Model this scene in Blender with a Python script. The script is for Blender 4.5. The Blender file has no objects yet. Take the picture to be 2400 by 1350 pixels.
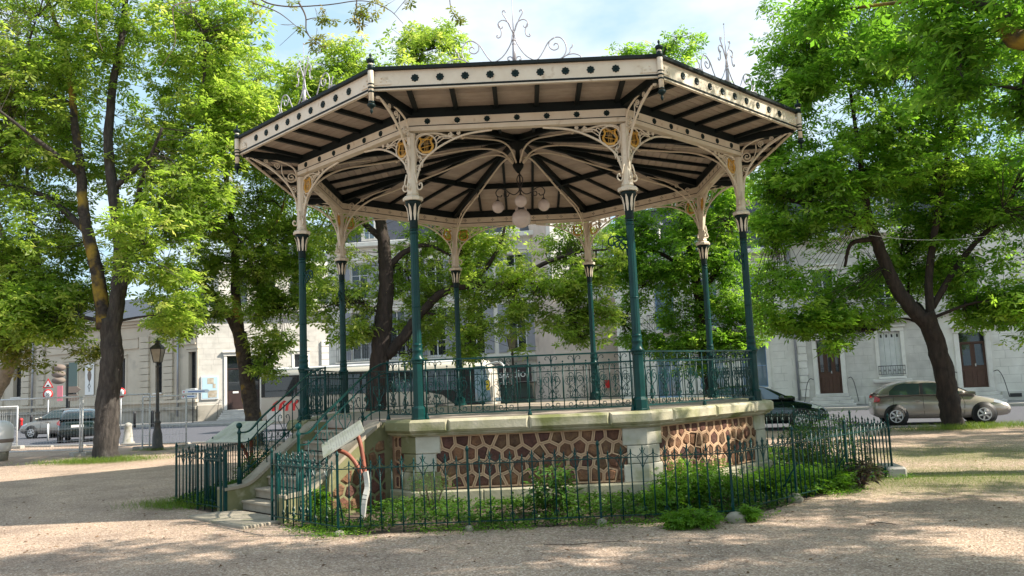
import bpy, math, random
import numpy as np
from mathutils import Matrix, Vector
S = bpy.context.scene
COL = S.collection
PI = math.pi
def R(d): return math.radians(d)

# ---------------------------------------------------------------- camera
cam = bpy.data.cameras.new('camera'); cam_o = bpy.data.objects.new('camera', cam); COL.objects.link(cam_o)
pitch, roll, yaw = 0.1139, -0.0424, -0.0106
_f = Vector((math.sin(yaw)*math.cos(pitch), math.cos(yaw)*math.cos(pitch), math.sin(pitch)))
_r = Vector((math.cos(yaw), -math.sin(yaw), 0)); _u = _r.cross(_f)
_r2 = math.cos(roll)*_r + math.sin(roll)*_u; _u2 = -math.sin(roll)*_r + math.cos(roll)*_u
cam_o.matrix_world = Matrix(((_r2.x, _u2.x, -_f.x, -0.0538), (_r2.y, _u2.y, -_f.y, -16.5086), (_r2.z, _u2.z, -_f.z, 1.77), (0, 0, 0, 1)))
cam.sensor_width = 36; cam.lens = 1961.75/2400*36; cam.clip_start = 0.1; cam.clip_end = 2000
S.camera = cam_o
S.render.resolution_x = 1024; S.render.resolution_y = 576

# ---------------------------------------------------------------- sky, sun, exposure
SUN_AZ, SUN_EL = -8, 40            # azimuth from +X towards +Y (degrees), elevation
w = bpy.data.worlds.new('World'); S.world = w; w.use_nodes = True
nt = w.node_tree; nt.nodes.clear()
def nd(t, typ, **k):
    n = t.nodes.new(typ)
    for a, b in k.items(): setattr(n, a, b)
    return n
sky = nd(nt, 'ShaderNodeTexSky', sky_type='NISHITA', sun_disc=False)
sky.sun_elevation = R(SUN_EL); sky.sun_rotation = R(90 - SUN_AZ); sky.altitude = 100; sky.air_density = 1.0; sky.dust_density = 1.6; sky.ozone_density = 1.0
tc = nd(nt, 'ShaderNodeTexCoord'); mp = nd(nt, 'ShaderNodeMapping'); mp.inputs['Scale'].default_value = (1, 1, 2.2)
nz = nd(nt, 'ShaderNodeTexNoise'); nz.inputs['Scale'].default_value = 2.4; nz.inputs['Detail'].default_value = 6; nz.inputs['Roughness'].default_value = .55
rp = nd(nt, 'ShaderNodeValToRGB'); rp.color_ramp.elements[0].position = .46; rp.color_ramp.elements[1].position = .64; rp.color_ramp.elements[0].color = (.36, .52, .63, 1); rp.color_ramp.elements[1].color = (.74, .755, .77, 1)
sc_ = nd(nt, 'ShaderNodeVectorMath', operation='SCALE'); sc_.inputs['Scale'].default_value = 10.2
mx = nd(nt, 'ShaderNodeMix', data_type='RGBA'); mx.inputs['Factor'].default_value = .72
bg = nd(nt, 'ShaderNodeBackground'); bg.inputs['Strength'].default_value = 0.10
ow = nd(nt, 'ShaderNodeOutputWorld')
L = nt.links.new
L(tc.outputs['Generated'], mp.inputs['Vector']); L(mp.outputs[0], nz.inputs['Vector']); L(nz.outputs['Fac'], rp.inputs['Fac'])
L(rp.outputs['Color'], sc_.inputs[0]); L(sc_.outputs[0], mx.inputs['B']); L(sky.outputs[0], mx.inputs['A']); L(mx.outputs['Result'], bg.inputs['Color']); L(bg.outputs[0], ow.inputs['Surface'])
sl = bpy.data.lights.new('sun', 'SUN'); sl.energy = 5.0; sl.angle = R(0.55); sl.color = (1.0, 0.92, 0.79)
so = bpy.data.objects.new('sun', sl); COL.objects.link(so)
sv = Vector((math.cos(R(SUN_EL))*math.cos(R(SUN_AZ)), math.cos(R(SUN_EL))*math.sin(R(SUN_AZ)), math.sin(R(SUN_EL))))
so.rotation_euler = sv.to_track_quat('Z', 'Y').to_euler(); so.location = (30, -5, 40)
S.view_settings.view_transform = 'Standard'; S.view_settings.look = 'None'; S.view_settings.gamma = 1
S.view_settings.exposure = 0.95; S.view_settings.use_curve_mapping = False

# ---------------------------------------------------------------- materials (all procedural)
MT = {}
def mat(name, c1, c2=None, scale=3.0, rough=.6, metal=0, bump=0, bscale=None, spec=.5, ramp=(.35, .65), stain=None, coat=0, stretch=None, orand=0):
    """two-tone noise paint with optional fine bump and one stain colour (colour, scale, lo, hi)"""
    m = bpy.data.materials.new(name); m.use_nodes = True; t = m.node_tree; b = t.nodes['Principled BSDF']
    b.inputs['Roughness'].default_value = rough; b.inputs['Metallic'].default_value = metal
    b.inputs['Specular IOR Level'].default_value = spec; b.inputs['Coat Weight'].default_value = coat
    g = nd(t, 'ShaderNodeNewGeometry'); vec = g.outputs['Position']
    if stretch:
        q = nd(t, 'ShaderNodeMapping'); q.inputs['Scale'].default_value = stretch; t.links.new(vec, q.inputs['Vector']); vec = q.outputs[0]
    col = None
    if c2 is None: b.inputs['Base Color'].default_value = (*c1, 1)
    else:
        n = nd(t, 'ShaderNodeTexNoise'); n.inputs['Scale'].default_value = scale; n.inputs['Detail'].default_value = 6; n.inputs['Roughness'].default_value = .6
        r = nd(t, 'ShaderNodeValToRGB'); e = r.color_ramp.elements; e[0].position, e[1].position = ramp; e[0].color = (*c1, 1); e[1].color = (*c2, 1)
        t.links.new(vec, n.inputs['Vector']); t.links.new(n.outputs['Fac'], r.inputs['Fac']); col = r.outputs['Color']
        if stain:
            n2 = nd(t, 'ShaderNodeTexNoise'); n2.inputs['Scale'].default_value = stain[1]; n2.inputs['Detail'].default_value = 5
            r2 = nd(t, 'ShaderNodeMapRange'); r2.inputs['From Min'].default_value = stain[2]; r2.inputs['From Max'].default_value = stain[3]
            x = nd(t, 'ShaderNodeMix', data_type='RGBA'); x.inputs['B'].default_value = (*stain[0], 1)
            t.links.new(vec, n2.inputs['Vector']); t.links.new(n2.outputs['Fac'], r2.inputs['Value']); t.links.new(r2.outputs[0], x.inputs['Factor'])
            t.links.new(col, x.inputs['A']); col = x.outputs['Result']
        if orand:
            oi = nd(t, 'ShaderNodeObjectInfo'); mr = nd(t, 'ShaderNodeMapRange'); mr.inputs['To Min'].default_value = 1-orand; mr.inputs['To Max'].default_value = 1+orand*.6; t.links.new(oi.outputs['Random'], mr.inputs['Value'])
            vm = nd(t, 'ShaderNodeVectorMath', operation='SCALE'); t.links.new(col, vm.inputs[0]); t.links.new(mr.outputs[0], vm.inputs['Scale']); col = vm.outputs[0]
        t.links.new(col, b.inputs['Base Color'])
    if bump:
        n = nd(t, 'ShaderNodeTexNoise'); n.inputs['Scale'].default_value = bscale or scale*4; n.inputs['Detail'].default_value = 8; n.inputs['Roughness'].default_value = .65
        u = nd(t, 'ShaderNodeBump'); u.inputs['Strength'].default_value = min(1, bump); u.inputs['Distance'].default_value = .02*max(1, bump)
        t.links.new(vec, n.inputs['Vector']); t.links.new(n.outputs['Fac'], u.inputs['Height']); t.links.new(u.outputs[0], b.inputs['Normal'])
    MT[name] = m; return m
def glass(name, col=(.02, .025, .03), rough=.03):
    m = bpy.data.materials.new(name); m.use_nodes = True; b = m.node_tree.nodes['Principled BSDF']
    b.inputs['Base Color'].default_value = (*col, 1); b.inputs['Roughness'].default_value = rough; b.inputs['Specular IOR Level'].default_value = .9
    MT[name] = m; return m
def leafmat(name, cols, trans=.55, rough=.45):
    """leaf: diffuse + translucent, colour from the per-leaf value 'rnd'"""
    m = bpy.data.materials.new(name); m.use_nodes = True; t = m.node_tree; b = t.nodes['Principled BSDF']; o = t.nodes['Material Output']
    a = nd(t, 'ShaderNodeAttribute', attribute_name='rnd'); r = nd(t, 'ShaderNodeValToRGB'); e = r.color_ramp.elements
    while len(e) < len(cols): e.new(.5)
    for i, c in enumerate(cols): e[i].position = i/(len(cols)-1); e[i].color = (*c, 1)
    t.links.new(a.outputs['Fac'], r.inputs['Fac']); t.links.new(r.outputs['Color'], b.inputs['Base Color'])
    b.inputs['Roughness'].default_value = rough; b.inputs['Specular IOR Level'].default_value = .35
    tr = nd(t, 'ShaderNodeBsdfTranslucent'); hs = nd(t, 'ShaderNodeMix', data_type='RGBA', blend_type='MULTIPLY'); hs.inputs['Factor'].default_value = 1
    hs.inputs['B'].default_value = (1.6, 1.6, .80, 1); hs.clamp_result = True
    t.links.new(r.outputs['Color'], hs.inputs['A']); t.links.new(hs.outputs['Result'], tr.inputs['Color'])
    mixs = nd(t, 'ShaderNodeMixShader'); mixs.inputs['Fac'].default_value = trans
    t.links.new(b.outputs[0], mixs.inputs[1]); t.links.new(tr.outputs[0], mixs.inputs[2]); t.links.new(mixs.outputs[0], o.inputs['Surface'])
    MT[name] = m; return m

mat('green', (.0019, .031, .030), (.0026, .046, .042), 6, rough=.34, bump=.10, bscale=30, spec=.24, stain=((.03, .028, .02), 14, .66, .80))
mat('green_bright', (.006, .12, .10), (.003, .052, .047), 9, rough=.3, spec=.3)
mat('cream', (.60, .52, .40), (.67, .60, .48), 4, rough=.45, bump=.05, bscale=40, stain=((.36, .25, .14), 7, .62, .8))
mat('gold', (.46, .24, .03), (.58, .32, .045), 10, rough=.4)
mat('rafter', (.0035, .007, .0075), (.005, .010, .0105), 5, rough=.55, spec=.2)
mat('rosette', (.0025, .014, .014), rough=.45, spec=.2)
mat('ceiling', (.335, .28, .23), (.40, .335, .28), 5, rough=.6, orand=.16, stain=((.35, .275, .215), 3, .55, .75))
mat('zinc', (.36, .37, .40), (.30, .31, .34), 8, rough=.4, metal=.5)
mat('crest', (.45, .44, .48), (.36, .34, .36), 14, rough=.45, metal=.2)
mat('globe', (.62, .54, .50), rough=.25)
mat('capstone', (.50, .45, .34), (.37, .34, .22), 3.4, rough=.85, bump=.35, bscale=28, stain=((.17, .18, .06), 2.3, .46, .66), orand=.14)
mat('quoin', (.52, .49, .41), (.43, .40, .32), 4, rough=.85, bump=.25, bscale=30, stain=((.22, .22, .09), 2.6, .50, .74), orand=.14)
mat('algae_stone', (.21, .20, .105), (.145, .15, .06), 3, rough=.9, bump=.3, bscale=26, stain=((.50, .46, .35), 3, .55, .75))
mat('basestone', (.42, .38, .28), (.30, .28, .17), 2.4, rough=.9, bump=.35, bscale=24, stain=((.14, .14, .06), 2.2, .55, .75))
for i, (a, b) in enumerate((((.19, .085, .048), (.10, .045, .030)), ((.25, .125, .062), (.13, .062, .036)), ((.145, .062, .044), (.085, .038, .030)), ((.22, .125, .062), (.11, .055, .034)))):
    mat('rock%d' % i, a, b, 9, rough=.95, bump=1.8, bscale=19, orand=.28)
mat('mortar', (.58, .38, .235), (.46, .29, .18), 5, rough=.9, bump=.2, bscale=60)
mat('joint', (.40, .22, .14), (.33, .18, .11), 7, rough=.95, bump=.3)
mat('deck', (.40, .33, .27), (.33, .27, .22), 4, rough=.8, bump=.1, stain=((.22, .18, .14), 2.5, .55, .75))
mat('step', (.36, .31, .24), (.27, .24, .18), 4, rough=.9, bump=.3, bscale=30, stain=((.13, .14, .07), 3, .55, .75))
mat('asphalt', (.10, .10, .115), (.085, .085, .10), 4, rough=.85, bump=.2, bscale=120)
mat('kerb', (.40, .38, .34), (.33, .31, .28), 3, rough=.85, bump=.15)
mat('pavement', (.26, .25, .24), (.21, .205, .20), 2, rough=.85, bump=.1)
mat('limestone', (.80, .77, .72), (.68, .65, .60), 1.6, rough=.9, bump=.2, bscale=12, stain=((.56, .53, .49), 1.3, .55, .85), orand=.06)
mat('limestone2', (.66, .63, .59), (.51, .485, .455), 1.5, rough=.9, bump=.2, bscale=12, stain=((.44, .42, .39), 1.3, .55, .85), orand=.08)
mat('limestone_sunlit', (.60, .57, .52), (.50, .475, .43), 1.6, rough=.9, bump=.2, bscale=12, stain=((.40, .38, .35), 1.3, .55, .85), orand=.06)  # copy of the limestone, colour darkened for the sunlit wing
mat('joint_grey', (.36, .345, .32), rough=.95)
mat('museum_stone', (.58, .51, .41), (.50, .44, .35), .8, rough=.9, bump=.12, bscale=20, stain=((.26, .24, .21), .9, .60, .85))
mat('museum_base', (.40, .36, .30), (.26, .24, .20), .7, rough=.95, bump=.2, bscale=14, stain=((.10, .10, .08), .9, .52, .72))
mat('stone_line', (.13, .12, .11), rough=.95)
mat('pinkwall', (.60, .51, .44), (.52, .44, .38), 1.2, rough=.95, bump=.15, stain=((.30, .24, .20), 1, .55, .8))
mat('wall_sunlit', (.74, .71, .66), (.66, .63, .58), .8, rough=.9, bump=.06)
mat('slate', (.060, .066, .085), (.045, .05, .065), 6, rough=.55, bump=.4, bscale=14)
mat('zinc_roof', (.22, .24, .27), (.18, .19, .22), 3, rough=.5)
mat('wood_door', (.105, .048, .032), (.075, .035, .024), 6, rough=.5, stretch=(6, 6, 1))
mat('wood_dark', (.050, .028, .026), (.036, .022, .02), 5, rough=.45)
mat('shutter', (.66, .67, .66), (.58, .59, .58), 3, rough=.6)
mat('shutter_grey', (.30, .31, .36), (.26, .27, .31), 3, rough=.6)
mat('blue_frame', (.20, .33, .52), (.17, .28, .45), 4, rough=.5)
mat('white_frame', (.68, .70, .72), (.6, .62, .64), 4, rough=.5)
mat('iron', (.018, .019, .022), (.03, .03, .033), 8, rough=.5)
glass('glass'); glass('glass_sky', (.15, .21, .26)); glass('glass_green', (.05, .085, .08))  # bluish pane colour stands in for reflected sky
mat('glass_lamp', (.40, .37, .30), (.30, .27, .22), 5, rough=.15)
mat('bark', (.066, .056, .050), (.026, .022, .020), 11, rough=.95, bump=1.8, bscale=16, stretch=(1, 1, .30), stain=((.125, .112, .10), 5, .58, .8))
mat('bark_dark', (.044, .031, .025), (.018, .013, .011), 11, rough=.95, bump=1.8, bscale=16, stretch=(1, 1, .30))
mat('bark_moss', (.070, .055, .045), (.026, .020, .017), 9, rough=.95, bump=1.4, bscale=14, stain=((.30, .20, .03), 1.6, .50, .62))
mat('bark_pale', (.33, .28, .22), (.20, .17, .13), 7, rough=.95, bump=1.0, bscale=14)
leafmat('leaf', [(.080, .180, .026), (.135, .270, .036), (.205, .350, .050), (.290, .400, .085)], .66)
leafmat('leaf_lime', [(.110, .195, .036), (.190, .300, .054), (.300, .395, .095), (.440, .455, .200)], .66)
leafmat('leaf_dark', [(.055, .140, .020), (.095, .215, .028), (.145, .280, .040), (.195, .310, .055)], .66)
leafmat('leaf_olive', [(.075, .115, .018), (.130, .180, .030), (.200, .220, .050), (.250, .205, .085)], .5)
leafmat('leaf_shrub', [(.030, .085, .012), (.050, .125, .020), (.090, .165, .035), (.16, .19, .06)], .3, .3)
leafmat('leaf_herb', [(.050, .135, .012), (.085, .200, .016), (.130, .260, .022), (.170, .28, .04)], .45)
leafmat('leaf_cover', [(.028, .080, .010), (.048, .120, .014), (.085, .175, .022), (.15, .21, .05)], .4)
leafmat('leaf_deep', [(.020, .060, .010), (.032, .090, .014), (.05, .12, .02), (.07, .14, .03)], .35)
leafmat('leaf_purple', [(.030, .018, .020), (.045, .03, .03), (.05, .05, .03), (.03, .06, .02)], .2, .3)
leafmat('grass', [(.055, .120, .012), (.095, .175, .020), (.150, .215, .035), (.20, .22, .07)], .4)
leafmat('blossom', [(.55, .50, .36), (.66, .60, .46), (.6, .45, .36), (.7, .66, .5)], .3)
leafmat('pebble', [(.20, .155, .125), (.36, .29, .23), (.48, .41, .34), (.62, .57, .50)], 0, .9)
leafmat('deadleaf', [(.16, .09, .05), (.22, .13, .07), (.12, .075, .05), (.28, .19, .11)], .1, .8)
mat('concrete', (.42, .40, .36), (.34, .32, .29), 5, rough=.9, bump=.2, stain=((.2, .2, .14), 4, .55, .8))
mat('fieldstone', (.30, .275, .22), (.20, .185, .14), 6, rough=.9, bump=.4, bscale=16, stain=((.20, .21, .11), 5, .55, .75))
mat('galv', (.72, .73, .74), (.62, .63, .64), 9, rough=.4, metal=.1)
mat('cast_grey', (.045, .042, .040), (.07, .066, .06), 6, rough=.5, stain=((.13, .10, .08), 6, .55, .75))
mat('red', (.62, .03, .03), rough=.4); mat('white', (.80, .80, .78), rough=.45); mat('pink', (.70, .22, .27), rough=.6)
mat('black', (.010, .010, .011), rough=.4); mat('rubber', (.018, .018, .019), rough=.8); mat('plastic', (.030, .030, .033), rough=.55)
mat('panel', (.50, .50, .44), (.42, .42, .36), 6, rough=.35, stain=((.28, .30, .20), 5, .5, .75))
mat('rust', (.30, .085, .045), (.22, .065, .04), 7, rough=.6)
mat('whitesteel', (.48, .48, .46), (.40, .40, .37), 6, rough=.5)
mat('carbrown', (.40, .355, .315), rough=.3, metal=.4, coat=.6); mat('cardark', (.008, .020, .020), rough=.18, metal=.3, coat=1)
mat('cargrey', (.30, .28, .25), rough=.3, metal=.6, coat=.7); mat('carsilver', (.62, .62, .62), rough=.3, metal=.5, coat=.7)
mat('buscream', (.66, .60, .50), rough=.35, coat=.4); mat('buswhite', (.78, .78, .77), rough=.35, coat=.4)
mat('alloy', (.55, .55, .56), rough=.3, metal=.8); mat('taillight', (.55, .02, .02), rough=.15); mat('headlight', (.62, .64, .66), rough=.12, metal=.3)
mat('sign_dark', (.035, .022, .026), rough=.5); mat('poster_blue', (.42, .58, .68), rough=.5); mat('poster_brown', (.30, .24, .17), (.5, .46, .38), 3, rough=.6)
mat('mural_brown', (.23, .18, .15), rough=.8); mat('mural_gold', (.45, .33, .12), rough=.8); mat('sign_blue', (.05, .12, .35), rough=.5); mat('yellow', (.8, .55, .03), rough=.5)
mat('twig', (.10, .075, .055), rough=.9); mat('soil', (.12, .085, .06), (.08, .06, .045), 5, rough=.95, bump=.5)

# ---------------------------------------------------------------- mesh helpers
def tag(o, label=None, cat=None, group=None, kind=None):
    if label: o['label'] = label
    if cat: o['category'] = cat
    if group: o['group'] = group
    if kind: o['kind'] = kind
    return o
def empty(name, loc=(0, 0, 0), rz=0, label=None, cat=None, group=None):
    o = bpy.data.objects.new(name, None); o.empty_display_size = .2; COL.objects.link(o); o.location = loc; o.rotation_euler = (0, 0, rz)
    return tag(o, label, cat, group)
def link(name, me, parent=None, M=None):
    o = bpy.data.objects.new(name, me); COL.objects.link(o); o.parent = parent
    if M is not None: o.matrix_local = M
    return o
def RZ(a): return Matrix.Rotation(a, 4, 'Z')
def TR(x, y, z=0): return Matrix.Translation((x, y, z))
class B:
    """collects shapes into one mesh"""
    def __init__(s): s.v = []; s.f = []; s.sm = []
    def add(s, vs, fs, smooth=False):
        k = len(s.v); s.v += [tuple(p) for p in vs]; s.f += [tuple(i+k for i in f) for f in fs]; s.sm += [smooth]*len(fs); return s
    def box(s, c, d, rz=0, ch=0):
        x, y, z = (q/2 for q in d); ca, sa = math.cos(rz), math.sin(rz)
        if ch:      # chamfered vertical and top edges
            e = ch; ring = [(-x+e, -y), (x-e, -y), (x, -y+e), (x, y-e), (x-e, y), (-x+e, y), (-x, y-e), (-x, -y+e)]
            vs = [(a, b, -z) for a, b in ring]+[(a, b, z-e) for a, b in ring]+[(a*(1-e/x), b*(1-e/y), z) for a, b in ring]
            fs = [tuple(range(7, -1, -1)), tuple(range(16, 24))]
            for k in (0, 8): fs += [(k+i, k+(i+1) % 8, k+8+(i+1) % 8, k+8+i) for i in range(8)]
        else:
            vs = [(i, j, k) for k in (-z, z) for i, j in ((-x, -y), (x, -y), (x, y), (-x, y))]
            fs = [(3, 2, 1, 0), (4, 5, 6, 7), (0, 1, 5, 4), (1, 2, 6, 5), (2, 3, 7, 6), (3, 0, 4, 7)]
        return s.add([(c[0]+a*ca-b*sa, c[1]+a*sa+b*ca, c[2]+h) for a, b, h in vs], fs)
    def bar(s, p, q, wd, ht, up=(0, 0, 1)):
        p, q = Vector(p), Vector(q); d = (q-p).normalized(); r = d.cross(Vector(up))
        if r.length < 1e-5: r = d.cross(Vector((1, 0, 0)))
        r.normalize(); u = r.cross(d); a, b = r*wd/2, u*ht/2
        return s.add([p-a-b, p+a-b, p+a+b, p-a+b, q-a-b, q+a-b, q+a+b, q-a+b], [(3, 2, 1, 0), (4, 5, 6, 7), (0, 1, 5, 4), (1, 2, 6, 5), (2, 3, 7, 6), (3, 0, 4, 7)])
    def tube(s, pts, r, n=6, cap=True):
        P = [Vector(p) for p in pts]; m = len(P)
        rr = r if hasattr(r, '__len__') else [r]*m
        T = [((P[min(i+1, m-1)]-P[max(i-1, 0)]).normalized() if (P[min(i+1, m-1)]-P[max(i-1, 0)]).length > 1e-9 else Vector((0, 0, 1))) for i in range(m)]
        a = T[0].orthogonal().normalized(); vs = []
        for i in range(m):
            a = a-T[i]*a.dot(T[i])
            if a.length < 1e-6: a = T[i].orthogonal()
            a.normalize(); b = T[i].cross(a)
            for k in range(n):
                t = 2*PI*k/n; vs.append(P[i]+(a*math.cos(t)+b*math.sin(t))*rr[i])
        fs = [(i*n+k, i*n+(k+1) % n, (i+1)*n+(k+1) % n, (i+1)*n+k) for i in range(m-1) for k in range(n)]
        if cap: fs += [tuple(range(n-1, -1, -1)), tuple((m-1)*n+k for k in range(n))]
        return s.add(vs, fs, n > 4)
    def lathe(s, prof, n=12, c=(0, 0, 0), smooth=True, off=0):
        m = len(prof); vs = [(c[0]+r*math.cos(2*PI*k/n+off), c[1]+r*math.sin(2*PI*k/n+off), c[2]+z) for r, z in prof for k in range(n)]
        fs = [(i*n+k, i*n+(k+1) % n, (i+1)*n+(k+1) % n, (i+1)*n+k) for i in range(m-1) for k in range(n)]
        fs += [tuple(range(n-1, -1, -1)), tuple((m-1)*n+k for k in range(n))]
        return s.add(vs, fs, smooth)
    def ext(s, poly, vec):
        n = len(poly); v = Vector(vec); a = [Vector(p) for p in poly]
        return s.add(a+[p+v for p in a], [tuple(range(n-1, -1, -1)), tuple(range(n, 2*n))]+[(i, (i+1) % n, n+(i+1) % n, n+i) for i in range(n)])
    def quad(s, *p): return s.add(p, [tuple(range(len(p)))])
    def ball(s, c, r, n=10, m=6, sq=1):
        return s.lathe([(max(1e-4, r*math.sin(PI*i/m)), -r*sq*math.cos(PI*i/m)) for i in range(m+1)], n, c)
    def mesh(s, name, material):
        me = bpy.data.meshes.new(name); me.from_pydata(s.v, [], s.f); me.polygons.foreach_set('use_smooth', s.sm)
        me.materials.append(MT[material] if isinstance(material, str) else material); me.update(); return me
    def obj(s, name, material, parent=None, M=None): return link(name, s.mesh(name, material), parent, M)
def fix_normals(me):
    import bmesh
    b = bmesh.new(); b.from_mesh(me); bmesh.ops.recalc_face_normals(b, faces=b.faces); b.to_mesh(me); b.free()
def spiral(cx, cy, r0, r1, a0, turns, n=18):
    return [(cx+(r0+(r1-r0)*i/n)*math.cos(R(a0)+turns*2*PI*i/n), cy+(r0+(r1-r0)*i/n)*math.sin(R(a0)+turns*2*PI*i/n)) for i in range(n+1)]
def smooth(pts, k=4):
    """Catmull-Rom through the points"""
    P = [np.array(p, float) for p in pts]; P = [2*P[0]-P[1]]+P+[2*P[-1]-P[-2]]; o = []
    for i in range(1, len(P)-2):
        for j in range(k):
            t = j/k; o.append(.5*((2*P[i])+(-P[i-1]+P[i+1])*t+(2*P[i-1]-5*P[i]+4*P[i+1]-P[i+2])*t*t+(-P[i-1]+3*P[i]-3*P[i+1]+P[i+2])*t**3))
    o.append(P[-2]); return [tuple(q) for q in o]
def xz(pts, y=0): return [(a, y, b) for a, b in pts]
def text(name, body, size, material, parent, M, align='CENTER', ext=.002):
    c = bpy.data.curves.new(name, 'FONT'); c.body = body; c.size = size; c.align_x = align; c.align_y = 'CENTER'; c.extrude = ext; c.resolution_u = 3
    tmp = bpy.data.objects.new('tmp', c); COL.objects.link(tmp)
    me = bpy.data.meshes.new_from_object(tmp.evaluated_get(bpy.context.evaluated_depsgraph_get())); bpy.data.objects.remove(tmp)
    me.materials.clear(); me.materials.append(MT[material]); return link(name, me, parent, M)

# ================================================================ bandstand
rnd = random.Random(7)
DECK, ABA, RC = 1.302, 4.602, 4.2935
T8 = math.tan(R(22.5)); C8 = math.cos(R(22.5))
def face(k): return RZ(R(45*k))                       # face frame: x along the face, outside is -y; 0 = front, 1 = right front, ... 7 = stairs
stand = empty('bandstand', (0, 0, 0), 0, 'octagonal cream and dark green iron bandstand on a raised stone plinth', 'bandstand')

# ---- platform: core, base course, wall stones, quoins, cap stones, deck boards
pl = B()
def octa(ap, z): return [(ap/C8*math.cos(R(22.5+45*i)), ap/C8*math.sin(R(22.5+45*i)), z) for i in range(8)]
pl.ext(octa(4.02, .02), (0, 0, 1.20))
platform = pl.obj('platform', 'joint', stand)
b = B(); b.ext(octa(4.05, 1.17), (0, 0, .125)); b.obj('deck', 'deck', platform)
def blk(x0, x1, ap0, ap1, z0, z1, ch=.015):
    """block in a face frame, ends mitred where they reach the corner; ap = distance from the centre"""
    def xe(x, ap): return max(-ap*T8, min(ap*T8, x))
    o = ap1-ch
    A = [(xe(x0, ap0), -ap0, z0), (xe(x1, ap0), -ap0, z0), (xe(x1, ap0), -ap0, z1), (xe(x0, ap0), -ap0, z1)]
    M_ = [(xe(x0, o), -o, z0), (xe(x1, o), -o, z0), (xe(x1, o), -o, z1), (xe(x0, o), -o, z1)]
    c = ch
    D = [(xe(x0+c, ap1), -ap1, z0+c), (xe(x1-c, ap1), -ap1, z0+c), (xe(x1-c, ap1), -ap1, z1-c), (xe(x0+c, ap1), -ap1, z1-c)]
    return B().add(A+M_+D, [(0, 3, 2, 1), (8, 9, 10, 11)]+[(k+i, k+(i+1) % 4, k+4+(i+1) % 4, k+4+i) for k in (0, 4) for i in range(4)])
def clip(poly, nx, ny, d):
    out = []
    for i in range(len(poly)):
        p, q = poly[i], poly[(i+1) % len(poly)]; a, c = p[0]*nx+p[1]*ny-d, q[0]*nx+q[1]*ny-d
        if a <= 0: out.append(p)
        if a*c < 0: t = a/(a-c); out.append((p[0]+t*(q[0]-p[0]), p[1]+t*(q[1]-p[1])))
    return out
def voronoi(x0, x1, z0, z1, dx, dz, rg):
    S_ = []; nr = max(1, round((z1-z0)/dz)); nc = max(1, round((x1-x0)/dx)); hx, hz = (x1-x0)/nc, (z1-z0)/nr
    for r in range(nr):
        for c in range(nc+(r % 2)):
            S_.append((x0+(c+.5-.5*(r % 2))*hx+rg.uniform(-.25, .25)*hx, z0+(r+.5)*hz+rg.uniform(-.25, .25)*hz))
    cells = []
    for i, (sx, sz) in enumerate(S_):
        P = [(x0, z0), (x1, z0), (x1, z1), (x0, z1)]
        for j, (tx, tz) in enumerate(S_):
            if i != j and abs(tx-sx) < 3*hx and abs(tz-sz) < 3*hz:
                nx, nz_ = tx-sx, tz-sz; P = clip(P, nx, nz_, (tx*tx+tz*tz-sx*sx-sz*sz)/2)
                if len(P) < 3: break
        if len(P) >= 3: cells.append(P)
    return cells
def inset(P, d):
    n = len(P); A = sum(P[i][0]*P[(i+1) % n][1]-P[(i+1) % n][0]*P[i][1] for i in range(n))
    if A < 0: P = P[::-1]
    Q = [(min(p[0] for p in P)-1, min(p[1] for p in P)-1), (max(p[0] for p in P)+1, min(p[1] for p in P)-1), (max(p[0] for p in P)+1, max(p[1] for p in P)+1), (min(p[0] for p in P)-1, max(p[1] for p in P)+1)]
    for i in range(n):
        p, q = P[i], P[(i+1) % n]; ex, ey = q[0]-p[0], q[1]-p[1]; l = math.hypot(ex, ey)
        if l < 1e-6: continue
        nx, ny = ey/l, -ex/l; Q = clip(Q, nx, ny, p[0]*nx+p[1]*ny-d)
        if len(Q) < 3: return []
    return Q
WALL = 4.055
def stone_panel(k, x0, x1, z0, z1, parts=True, M=None, parent=None, ap=WALL, dx=.20, dz=.178):
    rg = random.Random(50+k); cells = voronoi(x0, x1, z0, z1, dx, dz, rg); M = M or face(k); parent = parent or platform
    jo, st, n = B(), B(), 0
    for P in cells:
        # raised ribbon pointing along the cell border: proud strip with two edges
        o1, o2 = inset(P, .0035), inset(P, .023)
        if len(o1) == len(o2) and len(o1) > 2:
            m = len(o1); q = [(a, -ap-.004, c) for a, c in o1]+[(a, -ap-.013, c) for a, c in o1]+[(a, -ap-.012, c) for a, c in o2]+[(a, -ap+.012, c) for a, c in o2]
            jo.add(q, [(g*m+i, g*m+(i+1) % m, (g+1)*m+(i+1) % m, (g+1)*m+i) for g in range(3) for i in range(m)])
        q = inset(P, .025)
        if len(q) < 3: continue
        m = len(q); cx, cz = sum(p[0] for p in q)/m, sum(p[1] for p in q)/m; pr = rg.uniform(.002, .03)
        bb = B() if parts else st; vs = [(a, -ap+.035, c) for a, c in q]+[(a, -ap+.002, c) for a, c in q]
        vs += [(cx+(a-cx)*.72+rg.uniform(-.008, .008), -ap-pr-rg.uniform(-.006, .008), cz+(c-cz)*.72+rg.uniform(-.008, .008)) for a, c in q]+[(cx, -ap-pr-.004, cz)]
        fs = [(g*m+i, g*m+(i+1) % m, (g+1)*m+(i+1) % m, (g+1)*m+i) for g in range(2) for i in range(m)]+[(2*m+i, 2*m+(i+1) % m, 3*m) for i in range(m)]
        bb.add(vs, fs)
        if parts: bb.obj('stone', 'rock%d' % rg.randrange(4), parent, M)
        n += 1
    jo.obj('mortar', 'mortar', parent, M)
    if not parts: tag(st.obj('wall_stones', 'rock1', parent, M), kind='stuff')
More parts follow.
